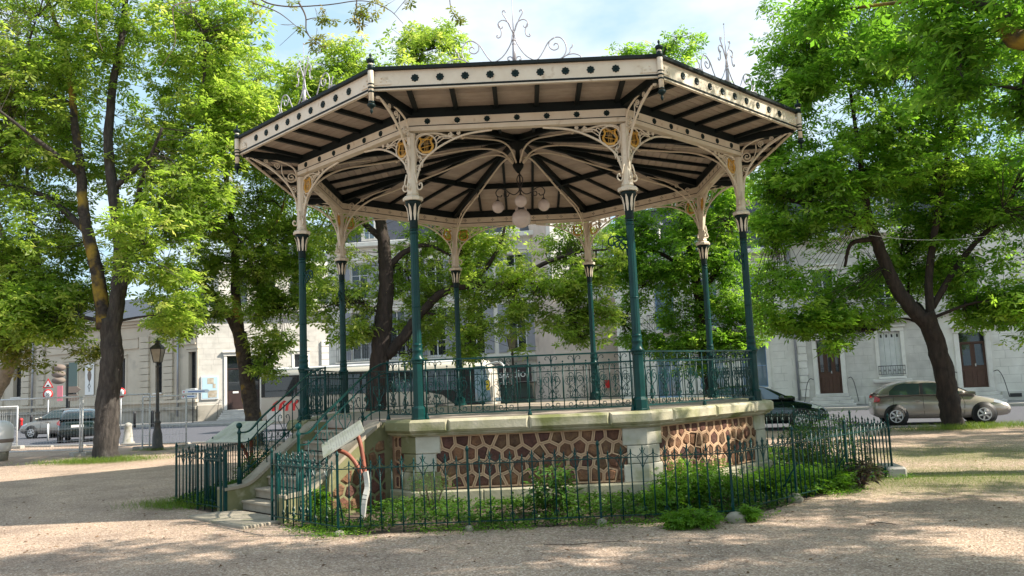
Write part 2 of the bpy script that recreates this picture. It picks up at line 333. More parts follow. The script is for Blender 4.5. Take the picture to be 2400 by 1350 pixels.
# wall panels; on the stair side only the two short pieces beside the steps
for k in range(8):
    if k == 7:
        stone_panel(7, 1.14, 1.44, .29, 1.06); stone_panel(17, -1.44, -1.14, .29, 1.06, M=face(7))
    else: stone_panel(k, -1.42, 1.42, .29, 1.06, parts=k in (0, 1, 2, 6))
    # base course and cap stones
    cuts = [-9, -.75, .8, 9] if k != 7 else None
    for a, c in ([(-9, -.72), (-.72, .78), (.78, 9)] if k != 7 else [(-9, -1.12), (1.12, 9)]):
        blk(a, c, 3.95, 4.165, 0, .275, .02).obj('base_stone', 'basestone', platform, face(k))
    if k != 7:
        for a, c in [(-9, -1.2), (-1.2, -.02), (-.02, 1.15), (1.15, 9)]:
            blk(a+.004, c-.004, 3.9, 4.245, 1.115, 1.30, .035).obj('cap_stone', 'capstone', platform, face(k))
    else:
        for a, c in [(-9, -1.13), (1.13, 9)]: blk(a+.004, c-.004, 3.9, 4.245, 1.115, 1.30, .035).obj('cap_stone', 'algae_stone', platform, face(k))
    for a, c in ([(-9, 9)] if k != 7 else [(-9, -1.13), (1.13, 9)]):
        blk(a, c, 3.95, 4.185, 1.083, 1.117, .008).obj('moulding', 'capstone', platform, face(k))
        blk(a, c, 3.95, 4.135, 1.060, 1.085, .006).obj('moulding', 'capstone', platform, face(k))
    # quoin blocks at both ends of the face
    for s in (-1, 1):
        for i, (wd, z0, z1) in enumerate(((.36, .275, .535), (.30, .540, .80), (.36, .805, 1.06))):
            a, c = (9, 4.09*T8-wd) if s > 0 else (-9, -4.09*T8+wd)
            blk(min(a, c), max(a, c), 3.95, 4.09, z0, z1, .012).obj('quoin', 'algae_stone' if (k == 7 or (k == 0 and i == 0 and s < 0)) else 'quoin', platform, face(k))

# ---- stairs on face 7
stairs = B(); SW = .78
st_o = None
NST, RISE, GO = 8, DECK/8, .215
st_core = B(); st_core.box((0, -4.5, .05), (1.6, 1.2, .09)); stair = st_core.obj('staircase', 'step', stand, face(7))
for i in range(NST-1):
    y1 = -(4.05+(NST-1-i)*GO); z1 = (i+1)*RISE
    B().box((0, (y1-4.0)/2, z1-RISE/2+.012), (SW*2, -4.0-y1, RISE-.024)).obj('riser', 'step', stair)
    B().box((0, (y1-.03+(-4.0))/2, z1-.012), (SW*2-.004, -4.0-y1+.03, .03), ch=.008).obj('tread', 'step', stair)
B().box((.02, -6.02, .012), (1.75, .72, .05), ch=.01).obj('landing_slab', 'step', stair)
for s in (-1, 1):
    prof = [(4.05, 1.24), (4.30, 1.22), (5.05, .66), (5.35, .46), (5.55, .375), (5.80, .345), (5.80, .0), (4.05, .0)]
    prof = [(3.99, 1.27)]+smooth([(4.22, 1.26), (4.6, 1.01), (5.05, .68), (5.32, .47), (5.52, .375), (5.85, .345)], 4)+[(5.85, 0), (3.99, 0)]
    q = B(); q.ext([(s*SW+(0 if s > 0 else -.25), -a, z) for a, z in prof], (.25, 0, 0)); q.obj('cheek_wall', 'algae_stone', stair)
    q = B()      # stone coping proud of the cheek
    tp = [(a, z) for a, z in prof[1:-2]]
    for (a, z), (c, y) in zip(tp, tp[1:]): q.bar((s*(SW+.125), -a, z+.012), (s*(SW+.125), -c, y+.012), .29, .045)
    q.obj('coping', 'step', stair)
# rubble stones in the triangle of the outer side of each cheek wall
for s in (-1, 1):
    rg = random.Random(91+s); xo = s*(SW+.25)
    for P in voronoi(4.16, 5.62, .03, 1.02, .20, .19, rg):
        P = clip(P, .745, 1.0, .745*4.30+1.0); P = inset(P, .020) if len(P) > 2 else []
        if len(P) < 3: continue
        m = len(P); cx_, cz_ = sum(p[0] for p in P)/m, sum(p[1] for p in P)/m
        vs = [(xo-s*.02, -a, z) for a, z in P]+[(xo+s*.008, -a, z) for a, z in P]+[(xo+s*(.018+rg.random()*.012), -cx_-(a-cx_)*.75, cz_+(z-cz_)*.75) for a, z in P]
        B().add(vs, [(g*m+i, g*m+(i+1) % m, (g+1)*m+(i+1) % m, (g+1)*m+i) for g in range(2) for i in range(m)]+[tuple(2*m+i for i in range(m))]).obj('stone', 'rock%d' % rg.randrange(4), stair)
for o in list(stair.children): o.matrix_local = Matrix.Identity(4)

# ---- columns
def oct_prof(bb, prof, n=8, off=R(22.5)): bb.lathe([(r/C8 if n == 8 else r, z) for r, z in prof], n, smooth=False, off=off)
cb = B(); oct_prof(cb, [(.112, DECK), (.112, DECK+.02), (.104, DECK+.03), (.104, DECK+.155), (.097, DECK+.175), (.078, DECK+.20)])
m_base = cb.mesh('base', 'green')
cs = B(); oct_prof(cs, [(.076, DECK+.19), (.076, 2.12), (.086, 2.135), (.088, 2.165)])
cs.lathe([(.088, 2.16), (.104, 2.175), (.104, 2.20), (.080, 2.225), (.074, 2.30), (.082, 2.315), (.082, 2.335), (.074, 2.35), (.074, 2.39), (.079, 2.40), (.079, 2.415), (.066, 2.43)], 16)
sh = []                          # fluted shaft
for z, r in ((2.42, .063), (3.0, .0615), (4.14, .057)):
    sh.append([(r*(1+.05*math.cos(12*2*PI*i/48))*math.cos(2*PI*i/48), r*(1+.05*math.cos(12*2*PI*i/48))*math.sin(2*PI*i/48), z) for i in range(48)])
cs.add(sum(sh, []), [(g*48+i, g*48+(i+1) % 48, g*48+48+(i+1) % 48, g*48+48+i) for g in range(2) for i in range(48)], True)
for z in (2.98, 4.10, 4.16): cs.lathe([(.060, z-.012), (.070, z-.006), (.070, z+.006), (.060, z+.012)], 14)
m_shaft = cs.mesh('shaft', 'green')
cc = B(); cc.lathe([(.060, 4.15), (.066, 4.20), (.064, 4.28), (.070, 4.40), (.092, 4.52), (.120, 4.565), (.122, 4.60), (.05, 4.60)], 16); m_cap = cc.mesh('capital', 'rosette')
lf = B()
for i in range(8):
    a = 2*PI*i/8; ca, sa = math.cos(a), math.sin(a); px, py = -sa, ca
    pts = [(.070, 4.30, .010), (.078, 4.40, .022), (.098, 4.50, .018), (.128, 4.545, .006)]
    vs = [];
    for r, z, hw in pts: vs += [(ca*(r+.006)-px*hw, sa*(r+.006)-py*hw, z), (ca*(r+.012), sa*(r+.012), z), (ca*(r+.006)+px*hw, sa*(r+.006)+py*hw, z)]
    lf.add(vs, [(3*j+c, 3*j+c+1, 3*j+c+4, 3*j+c+3) for j in range(3) for c in range(2)], True)
m_leaf = lf.mesh('acanthus_leaves', 'cream')
up = B(); oct_prof(up, [(.10, 4.60), (.142, 4.605), (.146, 4.645), (.135, 4.665), (.085, 4.685), (.072, 4.72)])
up.lathe([(.100, 4.70), (.086, 4.73), (.078, 4.90), (.070, 5.2), (.066, 5.66)], 8, off=R(22.5), smooth=False)
up.bar((0, -.06, 4.72), (0, -.055, 5.66), .05, .03, up=(0, 1, 0))
for s in (-1, 1):     # small C scrolls just above the abacus
    sc = smooth([(.075, 4.93), (.085, 4.80), (.125, 4.77), (.165, 4.80), (.160, 4.86), (.125, 4.87), (.118, 4.835)], 4)
    up.tube([(s*a, 0, z) for a, z in sc], .013, 6); up.tube([(s*a, -.05, z-.0) for a, z in smooth([(.07, 5.02), (.10, 4.92), (.11, 4.86)], 3)], .012, 5)
sc = smooth([(.07, 4.93), (.08, 4.80), (.12, 4.77), (.155, 4.81), (.13, 4.86), (.11, 4.83)], 4)
up.tube([(0, -a, z) for a, z in sc], .013, 6)
m_post = up.mesh('upper_post', 'cream')
# outward bracket under the eaves (plane of the hip)
ob = B(); Y0 = lambda pts: [(0, -a, z) for a, z in pts]
low = smooth([(.06, 4.95), (.10, 5.25), (.24, 5.52), (.50, 5.77), (.82, 5.95), (.93, 6.0)], 5)
ob.tube(Y0(low), .019, 6); ob.tube(Y0(smooth([(.075, 5.05), (.13, 5.35), (.30, 5.60), (.55, 5.83), (.80, 5.96)], 5)), .014, 6)
ob.tube(Y0(smooth([(.065, 5.60), (.11, 5.80), (.25, 5.90), (.5, 5.97), (.9, 6.02)], 5)), .016, 6)
ob.tube(Y0(spiral(.17, 5.66, .012, .105, 30, 1.9, 26)), .012, 5); ob.tube(Y0(spiral(.13, 5.42, .008, .055, 200, -1.6, 20)), .010, 5)
ob.tube(Y0(spiral(.43, 5.86, .008, .06, 20, 1.7, 20)), .010, 5); ob.tube(Y0(spiral(.62, 5.93, .006, .04, 20, 1.6, 16)), .009, 5)
ob.tube(Y0(smooth([(.24, 5.55), (.33, 5.72), (.34, 5.88)], 4)), .010, 5)
ob.ball((0, -.93, 5.97), .032, 8, 5)
m_out = ob.mesh('eave_bracket', 'cream')
# spandrel under the beam, u along the beam away from the column
sp = B(); arc = smooth([(.060, 4.93), (.105, 5.08), (.16, 5.21), (.34, 5.38), (.60, 5.53), (.87, 5.625), (1.25, 5.672)], 5)
sp.tube(xz(arc), .018, 6); sp.tube(xz(smooth([(.075, 5.60), (.16, 5.655), (.40, 5.655), (.55, 5.61), (.70, 5.555)], 5)), .012, 5)
ring = [(.226+.162*math.cos(2*PI*i/28), 5.485+.162*math.sin(2*PI*i/28)) for i in range(29)]
sp.tube(xz(ring), .013, 6, cap=False)
sp.tube(xz(smooth([(.085, 5.60), (.065, 5.45), (.09, 5.33), (.15, 5.25)], 4)), .010, 5)
sp.tube(xz(spiral(.105, 5.13, .006, .05, 90, 1.6, 18)), .009, 5); sp.tube(xz(smooth([(.155, 5.13), (.17, 5.22), (.13, 5.30)], 4)), .009, 5)
sp.tube(xz(spiral(.60, 5.625, .006, .038, 200, 1.7, 18)), .009, 5); sp.tube(xz(spiral(.73, 5.645, .005, .03, 200, 1.6, 16)), .008, 5)
sp.tube(xz(smooth([(.39, 5.54), (.45, 5.60), (.56, 5.60), (.66, 5.62)], 4)), .010, 5); sp.tube(xz(smooth([(.40, 5.50), (.50, 5.57), (.60, 5.57)], 4)), .008, 5)
sp.tube(xz(smooth([(.36, 5.59), (.42, 5.625), (.44, 5.58), (.48, 5.61), (.50, 5.57)], 3)), .008, 5)
sp.tube(xz(smooth([(.12, 5.33), (.15, 5.27), (.12, 5.22), (.15, 5.17)], 3)), .008, 5)
m_span = sp.mesh('spandrel_scroll', 'cream')
ly = B()
for s in (-1, 1):
    ly.tube(xz([(.226+s*a, z) for a, z in smooth([(.02, 5.365), (.075, 5.39), (.105, 5.46), (.075, 5.53), (.085, 5.59), (.115, 5.585)], 4)]), [.016]*5+[.02]*5+[.016]*5+[.012]*6, 6)
    ly.tube(xz([(.226+s*.025, 5.385), (.226+s*.03, 5.58)]), .004, 4)
ly.tube(xz([(.226-.10, 5.575), (.226+.10, 5.56)]), .011, 5); ly.tube(xz([(.226, 5.37), (.226, 5.60)]), .005, 4); ly.tube(xz([(.13, 5.50), (.30, 5.61)]), .008, 5); ly.tube(xz([(.14, 5.43), (.31, 5.47)]), .006, 5)
ly.box((.226, 0, 5.362), (.14, .025, .035)); m_lyre = ly.mesh('lyre', 'gold')
# cream rib under each hip, from the column over to the pendant in the middle
rb = B(); rb.tube([(0, a, z) for a, z in smooth([(.06, 4.95), (.13, 5.30), (.34, 5.62), (.75, 5.86), (1.3, 5.98), (1.79, 6.085), (2.6, 6.26), (3.3, 6.41), (3.72, 6.44), (3.98, 6.38), (4.13, 6.25), (4.20, 6.17)], 4)], .019, 6)
rb.tube([(0, a, z) for a, z in smooth([(.07, 5.25), (.26, 5.70), (.70, 5.95), (1.3, 6.07)], 4)], .012, 5)
rb.tube([(0, a, z) for a, z in spiral(.30, 5.80, .01, .09, 0, 1.7, 20)], .010, 5); rb.tube([(0, a, z) for a, z in spiral(.58, 5.90, .008, .05, 0, 1.6, 16)], .009, 5)
rb.ball((0, 1.79, 6.07), .032, 8, 5); m_rib = rb.mesh('rib', 'cream')
for j in range(8):
    Mc = RZ(R(22.5+45*j)) @ TR(0, -RC, 0)
    col = link('column', m_shaft, stand, Mc)
    for nm, me in (('base', m_base), ('capital', m_cap), ('acanthus_leaves', m_leaf), ('upper_post', m_post), ('eave_bracket', m_out), ('rib', m_rib)): link(nm, me, col)
    for s in (-1, 1):
        Ms = RZ(R(22.5) if s > 0 else R(180-22.5))
        link('spandrel_scroll', m_span, col, Ms); link('lyre', m_lyre, col, Ms)

# ---- roof: beams, eaves, ceiling boards, rafters
roof = B(); APB, APE = RC*C8, 5.352*C8
ro = []
rings = [(5.30*C8, 6.33), (4.6, 6.34), (2.3, 6.62), (.25, 6.98)]
for ap, z in rings: ro += octa(ap, z)
roof.add(ro, [(g*8+i, g*8+(i+1) % 8, g*8+8+(i+1) % 8, g*8+8+i) for g in range(3) for i in range(8)]+[tuple(24+i for i in range(8))])
roof_o = roof.obj('roof', 'zinc_roof', stand)
def rosette(r, d):
    q = B(); n = 32; pts = [(r*(.80+.20*abs(math.cos(4*2*PI*i/n/1)))*math.cos(2*PI*i/n), r*(.80+.20*abs(math.cos(4*2*PI*i/n)))*math.sin(2*PI*i/n)) for i in range(n)]
    q.add([(a, 0, c) for a, c in pts]+[(a*.85, -d, c*.85) for a, c in pts]+[(a*.35, -d*.5, c*.35) for a, c in pts]+[(0, -d*1.3, 0)], [(g*n+i, g*n+(i+1) % n, (g+1)*n+(i+1) % n, (g+1)*n+i) for g in range(2) for i in range(n)]+[(2*n+i, 2*n+(i+1) % n, 3*n) for i in range(n)])
    return q.mesh('rosette', 'rosette')
m_r1, m_r2 = rosette(.060, .016), rosette(.050, .014)
def wedge(ap0, ap1, z0, z1, ext=0):
    return B().ext([(-ap1*T8, -ap1, z0), (ap1*T8, -ap1, z0), (ap0*T8, -ap0, z0), (-ap0*T8, -ap0, z0)], (0, 0, z1-z0))
m_fas = wedge(APE-.04, APE, 6.07, 6.305).mesh('fascia', 'cream'); m_fl = wedge(APE-.05, APE+.012, 6.045, 6.072).mesh('fascia_moulding', 'rafter')
m_fb = wedge(APE-.05, APE+.004, 6.022, 6.044).mesh('fascia_lip', 'cream'); m_gut = wedge(APE-.10, APE+.055, 6.307, 6.355).mesh('gutter', 'rafter')
m_beam = wedge(APB-.05, APB+.05, 5.775, 5.90).mesh('beam', 'cream'); m_bl = wedge(APB-.055, APB+.062, 5.758, 5.774).mesh('beam_line', 'rafter')
m_bb = wedge(APB-.06, APB+.07, 5.690, 5.757).mesh('beam_moulding', 'cream'); m_plate = wedge(APB-.07, APB+.04, 5.902, 6.055).mesh('wall_plate', 'rafter')
bd = B()                                   # pattern of small dots on the inside of the beam
for i in range(9):
    for dx, dz in ((-.03, 0), (.03, 0), (0, -.03), (0, .03), (0, 0)):
        bd.box((-1.36+.34*i+dx, -APB+.0515, 5.838+dz), (.016, .006, .016))
m_dots = bd.mesh('beam_dots', 'rafter')
pt = B(); pt.ext([(1.78, -APE-.012, 6.10), (2.05, -APE-.012, 6.10), (2.05, -APE-.012, 6.22), (1.90, -APE-.012, 6.22), (1.82, -APE-.012, 6.17)], (0, .015, 0))
for a, c in ((1.85, 6.145), (1.93, 6.145), (1.92, 6.195)): pt.ball((a, -APE-.014, c), .012, 6, 4)
m_plR = pt.mesh('corner_plate', 'cream'); m_plL = B().add([(-x, y, z) for x, y, z in pt.v], pt.f).mesh('corner_plate', 'cream')
def cz(ap):           # ceiling height over distance from centre line of a face
    return 6.10-(APE-ap)*.05 if ap > APB else 6.055+(APB-ap)*(.70/APB)
boards = []
aps = list(np.linspace(APE-.045, APB-.07, 9))+list(np.linspace(APB-.072, .30, 26))
for a1, a0 in zip(aps, aps[1:]):
    if a1-a0 < .02: continue
    z1, z0 = cz(a1), cz(a0); g = .006; q = B()
    vs = [(-a1*T8, -a1+g, z1), (a1*T8, -a1+g, z1), (a0*T8, -a0-g, z0), (-a0*T8, -a0-g, z0)]
    q.add(vs+[(x, y, z+.02) for x, y, z in vs], [(3, 2, 1, 0), (4, 5, 6, 7), (0, 1, 5, 4), (1, 2, 6, 5), (2, 3, 7, 6), (3, 0, 4, 7)]); boards.append(q.mesh('ceiling_board', 'ceiling'))
jacks = []           # jack rafters, at right angles to the eave
for x in (-1.55, -.93, -.31, .31, .93, 1.55):
    ai = max(abs(x)/T8+.02, APB-.02); jacks.append(B().bar((x, -APE+.05, cz(APE)-.035), (x, -ai, cz(ai)-.035), .065, .07).mesh('jack_rafter', 'rafter'))
for x in (-.95, -.32, .32, .95):
    ai = abs(x)/T8+.05; jacks.append(B().bar((x, -APB+.08, cz(APB-.08)-.03), (x, -ai, cz(ai)-.03), .055, .06).mesh('jack_rafter', 'rafter'))
rg2 = 2.5; rgb = B(); rgb.bar((-rg2*C8*T8, -rg2*C8, 6.285), (rg2*C8*T8, -rg2*C8, 6.285), .06, .11); m_ring = rgb.mesh('tie_ring', 'rafter')
hp = B(); hp.bar((0, -5.30, 6.045), (0, -RC, 5.995), .09, .13); hp.bar((0, -RC, 5.995), (0, -.1, 6.70), .085, .15); m_hip = hp.mesh('hip_rafter', 'rafter')
fn = B(); fn.lathe([(.018, 6.56), (.012, 6.50), (.02, 6.49)], 8)
fin_c = B(); fin_c.lathe([(.036, 5.82), (.036, 6.05), (.042, 6.06), (.042, 6.30), (.034, 6.31), (.034, 6.42)], 12); m_finc = fin_c.mesh('finial_tube', 'cream')
fn = B(); fn.lathe([(.004, 6.565), (.016, 6.55), (.020, 6.53), (.010, 6.505), (.014, 6.49), (.052, 6.475), (.060, 6.455), (.048, 6.42), (.036, 6.415)][::-1], 12)
m_fin = fn.mesh('finial', 'rosette'); m_frings = [B().lathe([(.034, z-.014), (.044, z-.01), (.044, z+.01), (.034, z+.014)], 12).mesh('ring', 'rosette') for z in (5.84, 5.99, 6.05, 6.10)]
fn = B(); fn.lathe([(.030, 6.30), (.046, 6.305), (.046, 6.385), (.036, 6.39)], 12)
m_fcol = fn.mesh('collar', 'rosette'); fn = B(); fn.lathe([(.036, 5.825), (.058, 5.805), (.062, 5.79), (.040, 5.765), (.016, 5.745), (.014, 5.73), (.022, 5.71), (.016, 5.685), (.004, 5.665)][::-1], 12)
m_fdrop = fn.mesh('drop', 'rosette')
# scroll crest on the middle of each eave (thin flat iron)
cr = B(); K = lambda pts, r=.009: cr.tube(xz(pts, -APE+.10), r, 5)
cr.tube([(0, -APE+.10, 6.35), (0, -APE+.10, 6.72)], [.034, .022], 8); cr.tube([(0, -APE+.10, 6.72), (0, -APE+.10, 7.42)], [.010, .004], 6)
for z in (6.66, 6.72): cr.lathe([(.022, z-.014), (.034, z), (.022, z+.014)], 8, (0, -APE+.10, 0))
cr.ball((0, -APE+.10, 6.845), .018, 6, 4); cr.ball((0, -APE+.1, 7.43), .013, 6, 4)
for s in (-1, 1):
    for pts in (smooth([(.012, 6.83), (.05, 6.66), (.18, 6.47), (.36, 6.38), (.53, 6.365), (.66, 6.40), (.745, 6.50), (.75, 6.62), (.69, 6.72), (.60, 6.735), (.52, 6.68), (.515, 6.595), (.57, 6.545), (.635, 6.565), (.645, 6.62), (.605, 6.645), (.575, 6.615)], 5),
                smooth([(.225, 6.365), (.34, 6.42), (.42, 6.53), (.50, 6.665), (.60, 6.735)], 4), smooth([(.60, 6.375), (.75, 6.455), (.86, 6.475), (.95, 6.44), (.965, 6.385), (.925, 6.365)], 4),
                smooth([(.02, 6.86), (.09, 7.03), (.145, 7.13), (.135, 7.175), (.105, 7.165), (.108, 7.145)], 4), smooth([(.012, 6.84), (.06, 6.98), (.15, 7.03), (.215, 6.985), (.205, 6.92), (.165, 6.91), (.15, 6.935)], 4),
                smooth([(.215, 6.985), (.175, 6.87), (.185, 6.79), (.225, 6.765), (.245, 6.79), (.228, 6.805)], 4), smooth([(.015, 6.42), (.05, 6.47), (.095, 6.46), (.09, 6.415), (.07, 6.425)], 4),
                smooth([(.02, 6.36), (.05, 6.385), (.085, 6.40), (.095, 6.37), (.078, 6.362)], 3), smooth([(.69, 6.42), (.80, 6.49), (.81, 6.55), (.84, 6.58), (.85, 6.62)], 3)):
        K([(s*a, z) for a, z in pts])
m_crest = cr.mesh('scroll_crest', 'crest')
ceil = B().ext(octa(.30, cz(.3)-.002), (0, 0, .02)).obj('ceiling', 'rafter', stand)
for k in range(8):
    Mf = face(k); Mh = RZ(R(22.5+45*k))
    fa = link('fascia', m_fas, stand, Mf)
    for nm, me in (('fascia_moulding', m_fl), ('fascia_lip', m_fb), ('gutter', m_gut), ('corner_plate', m_plR), ('corner_plate', m_plL)): link(nm, me, fa)
    for i in range(9): link('rosette', m_r1, fa, TR(-1.44+.36*i, -APE-.001, 6.185))
    be = link('beam', m_beam, stand, Mf)
    for nm, me in (('beam_line', m_bl), ('beam_moulding', m_bb), ('wall_plate', m_plate), ('beam_dots', m_dots)): tag(link(nm, me, be), kind='stuff' if nm == 'beam_dots' else None)
    for i in range(7): link('rosette', m_r2, be, TR(-1.38+.46*i, -APB-.051, 5.838))
    for me in boards: link('ceiling_board', me, ceil, Mf)
    [link('jack_rafter', me, ceil, Mf) for me in jacks]; link('tie_ring', m_ring, ceil, Mf); link('hip_rafter', m_hip, ceil, Mh)
    fi = link('corner_finial', m_finc, stand, Mh @ TR(0, -5.40, 0)); [link(me.name.split('.')[0], me, fi) for me in (m_fin, m_fcol, m_fdrop, *m_frings)]
    link('scroll_crest', m_crest, roof_o, Mf)
hb = B(); hb.lathe([(.02, 5.98), (.06, 6.03), (.105, 6.10), (.115, 6.16), (.08, 6.21), (.05, 6.25), (.045, 6.45), (.16, 6.56), (.17, 6.70)], 14); pend = hb.obj('pendant_boss', 'rafter', stand)

# ---- railings
def rail_meshes(Lh, n):
    """half length, number of bays; returns rails mesh, baluster mesh, two ornament meshes"""
    q = B(); q.bar((-Lh, 0, 2.172), (Lh, 0, 2.172), .045, .024); q.bar((-Lh, 0, 2.03), (Lh, 0, 2.03), .022, .022); q.bar((-Lh, 0, 1.372), (Lh, 0, 1.372), .024, .020)
    return q.mesh('rails', 'green')
LH = 1.643-.09
m_rails = rail_meshes(LH, 9)
q = B(); q.tube([(0, 0, 1.372), (0, 0, 2.165)], .0085, 5); q.ball((0, 0, 1.72), .016, 6, 4); q.ball((0, 0, 2.055), .014, 6, 4); m_bal = q.mesh('baluster', 'green')
q = B(); q.tube([(0, 0, 1.372), (0, 0, 2.05)], .008, 5); q.ball((0, 0, 2.07), .014, 6, 4); m_bal2 = q.mesh('baluster', 'green')
orn = B(); TU = lambda pts, r=.0065: orn.tube(xz(pts), r, 4)
for s in (-1, 1):
    F2 = lambda pts: [(s*a, z) for a, z in pts]
    TU(F2(smooth([(0, 2.05), (.03, 2.13), (.075, 2.145), (.09, 2.11), (.07, 2.10)], 4)))                       # fan under the hand rail
    TU(F2(smooth([(.004, 1.60), (.035, 1.68), (.09, 1.72), (.12, 1.78), (.095, 1.845), (.05, 1.84), (.04, 1.795), (.07, 1.77), (.085, 1.79)], 4)))   # lyre scroll
    TU(F2(smooth([(.004, 1.70), (.02, 1.86), (.06, 1.90), (.10, 1.875)], 4))); TU(F2(smooth([(0, 1.66), (.05, 1.58), (.02, 1.50), (0, 1.46)], 3)))
    TU(F2(smooth([(.004, 1.54), (.055, 1.52), (.065, 1.555), (.04, 1.56)], 3)))
    TU(F2(smooth([(0, 1.44), (.04, 1.395), (.095, 1.40), (.10, 1.45), (.06, 1.455), (.055, 1.425)], 4)))        # foot scrolls
m_orn = orn.mesh('scroll_ornament', 'green')
q = B(); q.tube([(0, 0, DECK), (0, 0, 2.165)], .012, 6); q.lathe([(.034, DECK), (.032, DECK+.02), (.016, DECK+.07), (.014, DECK+.09)], 8); q.ball((0, 0, 2.03), .022, 6, 4); m_rpost = q.mesh('rail_post', 'green')
APR = 4.0
for k in range(7):
    ra = link('railing', m_rails, stand, face(k) @ TR(0, -APR, 0))
    for x in (-LH+.03, .0, LH-.03): link('rail_post', m_rpost, ra, TR(x, 0, 0))
    nb = 18; st_ = 2*LH/nb
    for i in range(1, nb):
        if i == 9: continue
        link('baluster', m_bal if i % 2 else m_bal2, ra, TR(-LH+i*st_, 0, 0))
        if i % 2: tag(link('scroll_ornament', m_orn, ra, TR(-LH+i*st_, -.002, 0)), kind='stuff')
# short returns beside the stairs and the two stair rails
def stair_rail(s):
    x = s*.90; nz_ = 5.55; root = empty('stair_railing'); root.parent = stand; root.matrix_local = face(7)
    nq = B(); nq.lathe([(.040, .345), (.040, .60), (.030, .63), (.026, .66)], 8, (x, -nz_, 0)); nq.lathe([(.024, .64), (.022, 1.16), (.034, 1.18), (.034, 1.20), (.020, 1.22), (.018, 1.25), (.020, 1.262)], 10, (x, -nz_, 0)); nq.ball((x, -nz_, 1.30), .048, 12, 8)
    nq.obj('newel_post', 'green' if s < 0 else 'green_bright', root)
    top = smooth([(nz_, 1.19), (nz_-.18, 1.215), (5.15, 1.42), (4.7, 1.77), (4.35, 2.04), (4.12, 2.15), (3.99, 2.172)], 5)
    low = [(a, z-.155) for a, z in top]; bot = smooth([(nz_-.03, .55), (5.15, .80), (4.7, 1.14), (4.3, 1.42), (4.02, 1.44)], 4)
    for P, wd, ht, nm in ((top, .042, .022, 'hand_rail'), (low, .018, .018, 'middle_rail'), (bot, .020, .018, 'foot_rail')):
        q = B()
        for (a, z), (c, y) in zip(P, P[1:]): q.bar((x, -a, z), (x, -c, y), wd, ht)
        q.obj(nm, 'green', root)
    def zat(P, a):
        for (a1, z1), (a2, z2) in zip(P, P[1:]):
            if a2 <= a <= a1: return z1+(z2-z1)*(a1-a)/(a1-a2+1e-9)
        return P[-1][1]
    for i in range(1, 10):
        a = nz_-i*.155; z0, z1 = zat(bot, a), zat(low if i % 2 else top, a)
        B().tube([(x, -a, z0-.1 if i % 3 else z0-.20), (x, -a, z1+(.05 if i % 2 else 0))], .0085, 5).obj('baluster', 'green', root)
        zc = (z0+z1)/2; o = B()
        for t in (-1, 1):
            o.tube([(x, -a-t*p, zc+d) for p, d in smooth([(0, -.18), (.05, -.06), (.10, .02), (.085, .10), (.04, .09), (.05, .05)], 4)], .0065, 4)
            o.tube([(x, -a-t*p, zc+d) for p, d in smooth([(0, -.22), (.05, -.25), (.07, -.21), (.045, -.19)], 3)], .006, 4)
        o.ball((x, -a, zc-.19), .03, 6, 4)
        if i % 2: tag(o.obj('scroll_ornament', 'green', root), kind='stuff')
    q = B(); q.bar((x, -3.99, 2.172), (s*1.60, -3.99, 2.172), .045, .024); q.bar((x, -3.99, 2.03), (s*1.60, -3.99, 2.03), .02, .02); q.bar((x, -3.99, 1.38), (s*1.60, -3.99, 1.38), .02, .02)
    q.tube([(x, -3.99, DECK), (x, -3.99, 2.2)], .016, 6); q.lathe([(.036, DECK), (.034, DECK+.02), (.018, DECK+.07), (.016, DECK+.1)], 8, (x, -3.99, 0)); q.obj('return_rail', 'green', root)
    for i in range(1, 5): link('baluster', m_bal, root, TR(x+s*i*.15, -3.99, 0))
    for i in (1, 3): tag(link('scroll_ornament', m_orn, root, TR(x+s*i*.15, -3.992, 0)), kind='stuff')
stair_rail(-1); stair_rail(1)

# scrolled iron arms half way up four of the columns
ar = B()
for P in (smooth([(.06, 3.86), (.12, 3.90), (.24, 3.93), (.33, 3.89), (.33, 3.80), (.27, 3.79), (.26, 3.84)], 4), smooth([(.06, 3.62), (.08, 3.74), (.15, 3.84), (.22, 3.91)], 4), smooth([(.11, 3.88), (.18, 3.80), (.14, 3.72), (.09, 3.75), (.11, 3.79)], 4), smooth([(.17, 3.86), (.24, 3.83), (.22, 3.76), (.17, 3.78)], 3)): ar.tube(xz(P), .013, 5)
m_arm = ar.mesh('scroll_arm', 'green')
for j, dg in ((0, 180-22.5), (1, 180-22.5), (6, 22.5), (5, 22.5)): link('scroll_arm', m_arm, stand, RZ(R(22.5+45*j)) @ TR(0, -RC, 0) @ RZ(R(dg)))
# ---- chandelier
ch = empty('chandelier', (.02, 0, 5.05), 0, 'iron chandelier with one large and four small globes under the bandstand roof', 'chandelier')
q = B(); q.tube([(0, 0, .95), (0, 0, .24)], .018, 6); q.lathe([(.02, .19), (.07, .20), (.05, .26), (.018, .30)], 10)
for i in range(4):
    a = R(90*i); ca, sa = math.cos(a), math.sin(a)
    A_ = smooth([(.02, .90), (.06, .80), (.03, .68), (.02, .58), (.10, .50), (.20, .52), (.30, .60), (.42, .63), (.49, .56), (.47, .48), (.40, .46), (.37, .50)], 4)
    q.tube([(r*ca, r*sa, z) for r, z in A_], .011, 5); q.tube([(r*ca, r*sa, z) for r, z in smooth([(.22, .53), (.26, .46), (.33, .47), (.32, .54), (.28, .53)], 4)], .009, 5)
    q.tube([(.46*ca, .46*sa, .485), (.46*ca, .46*sa, .40)], .010, 5); q.lathe([(.05, .345), (.045, .37), (.012, .41)], 8, (.46*ca, .46*sa, 0))
q.obj('arms', 'iron', ch)
q = B(); q.ball((0, 0, .0), .195, 20, 14, .98); q.obj('globe', 'globe', ch)
q = B(); q.ball((0, 0, 0), .122, 16, 10, 1.02); mg = q.mesh('globe', 'globe')
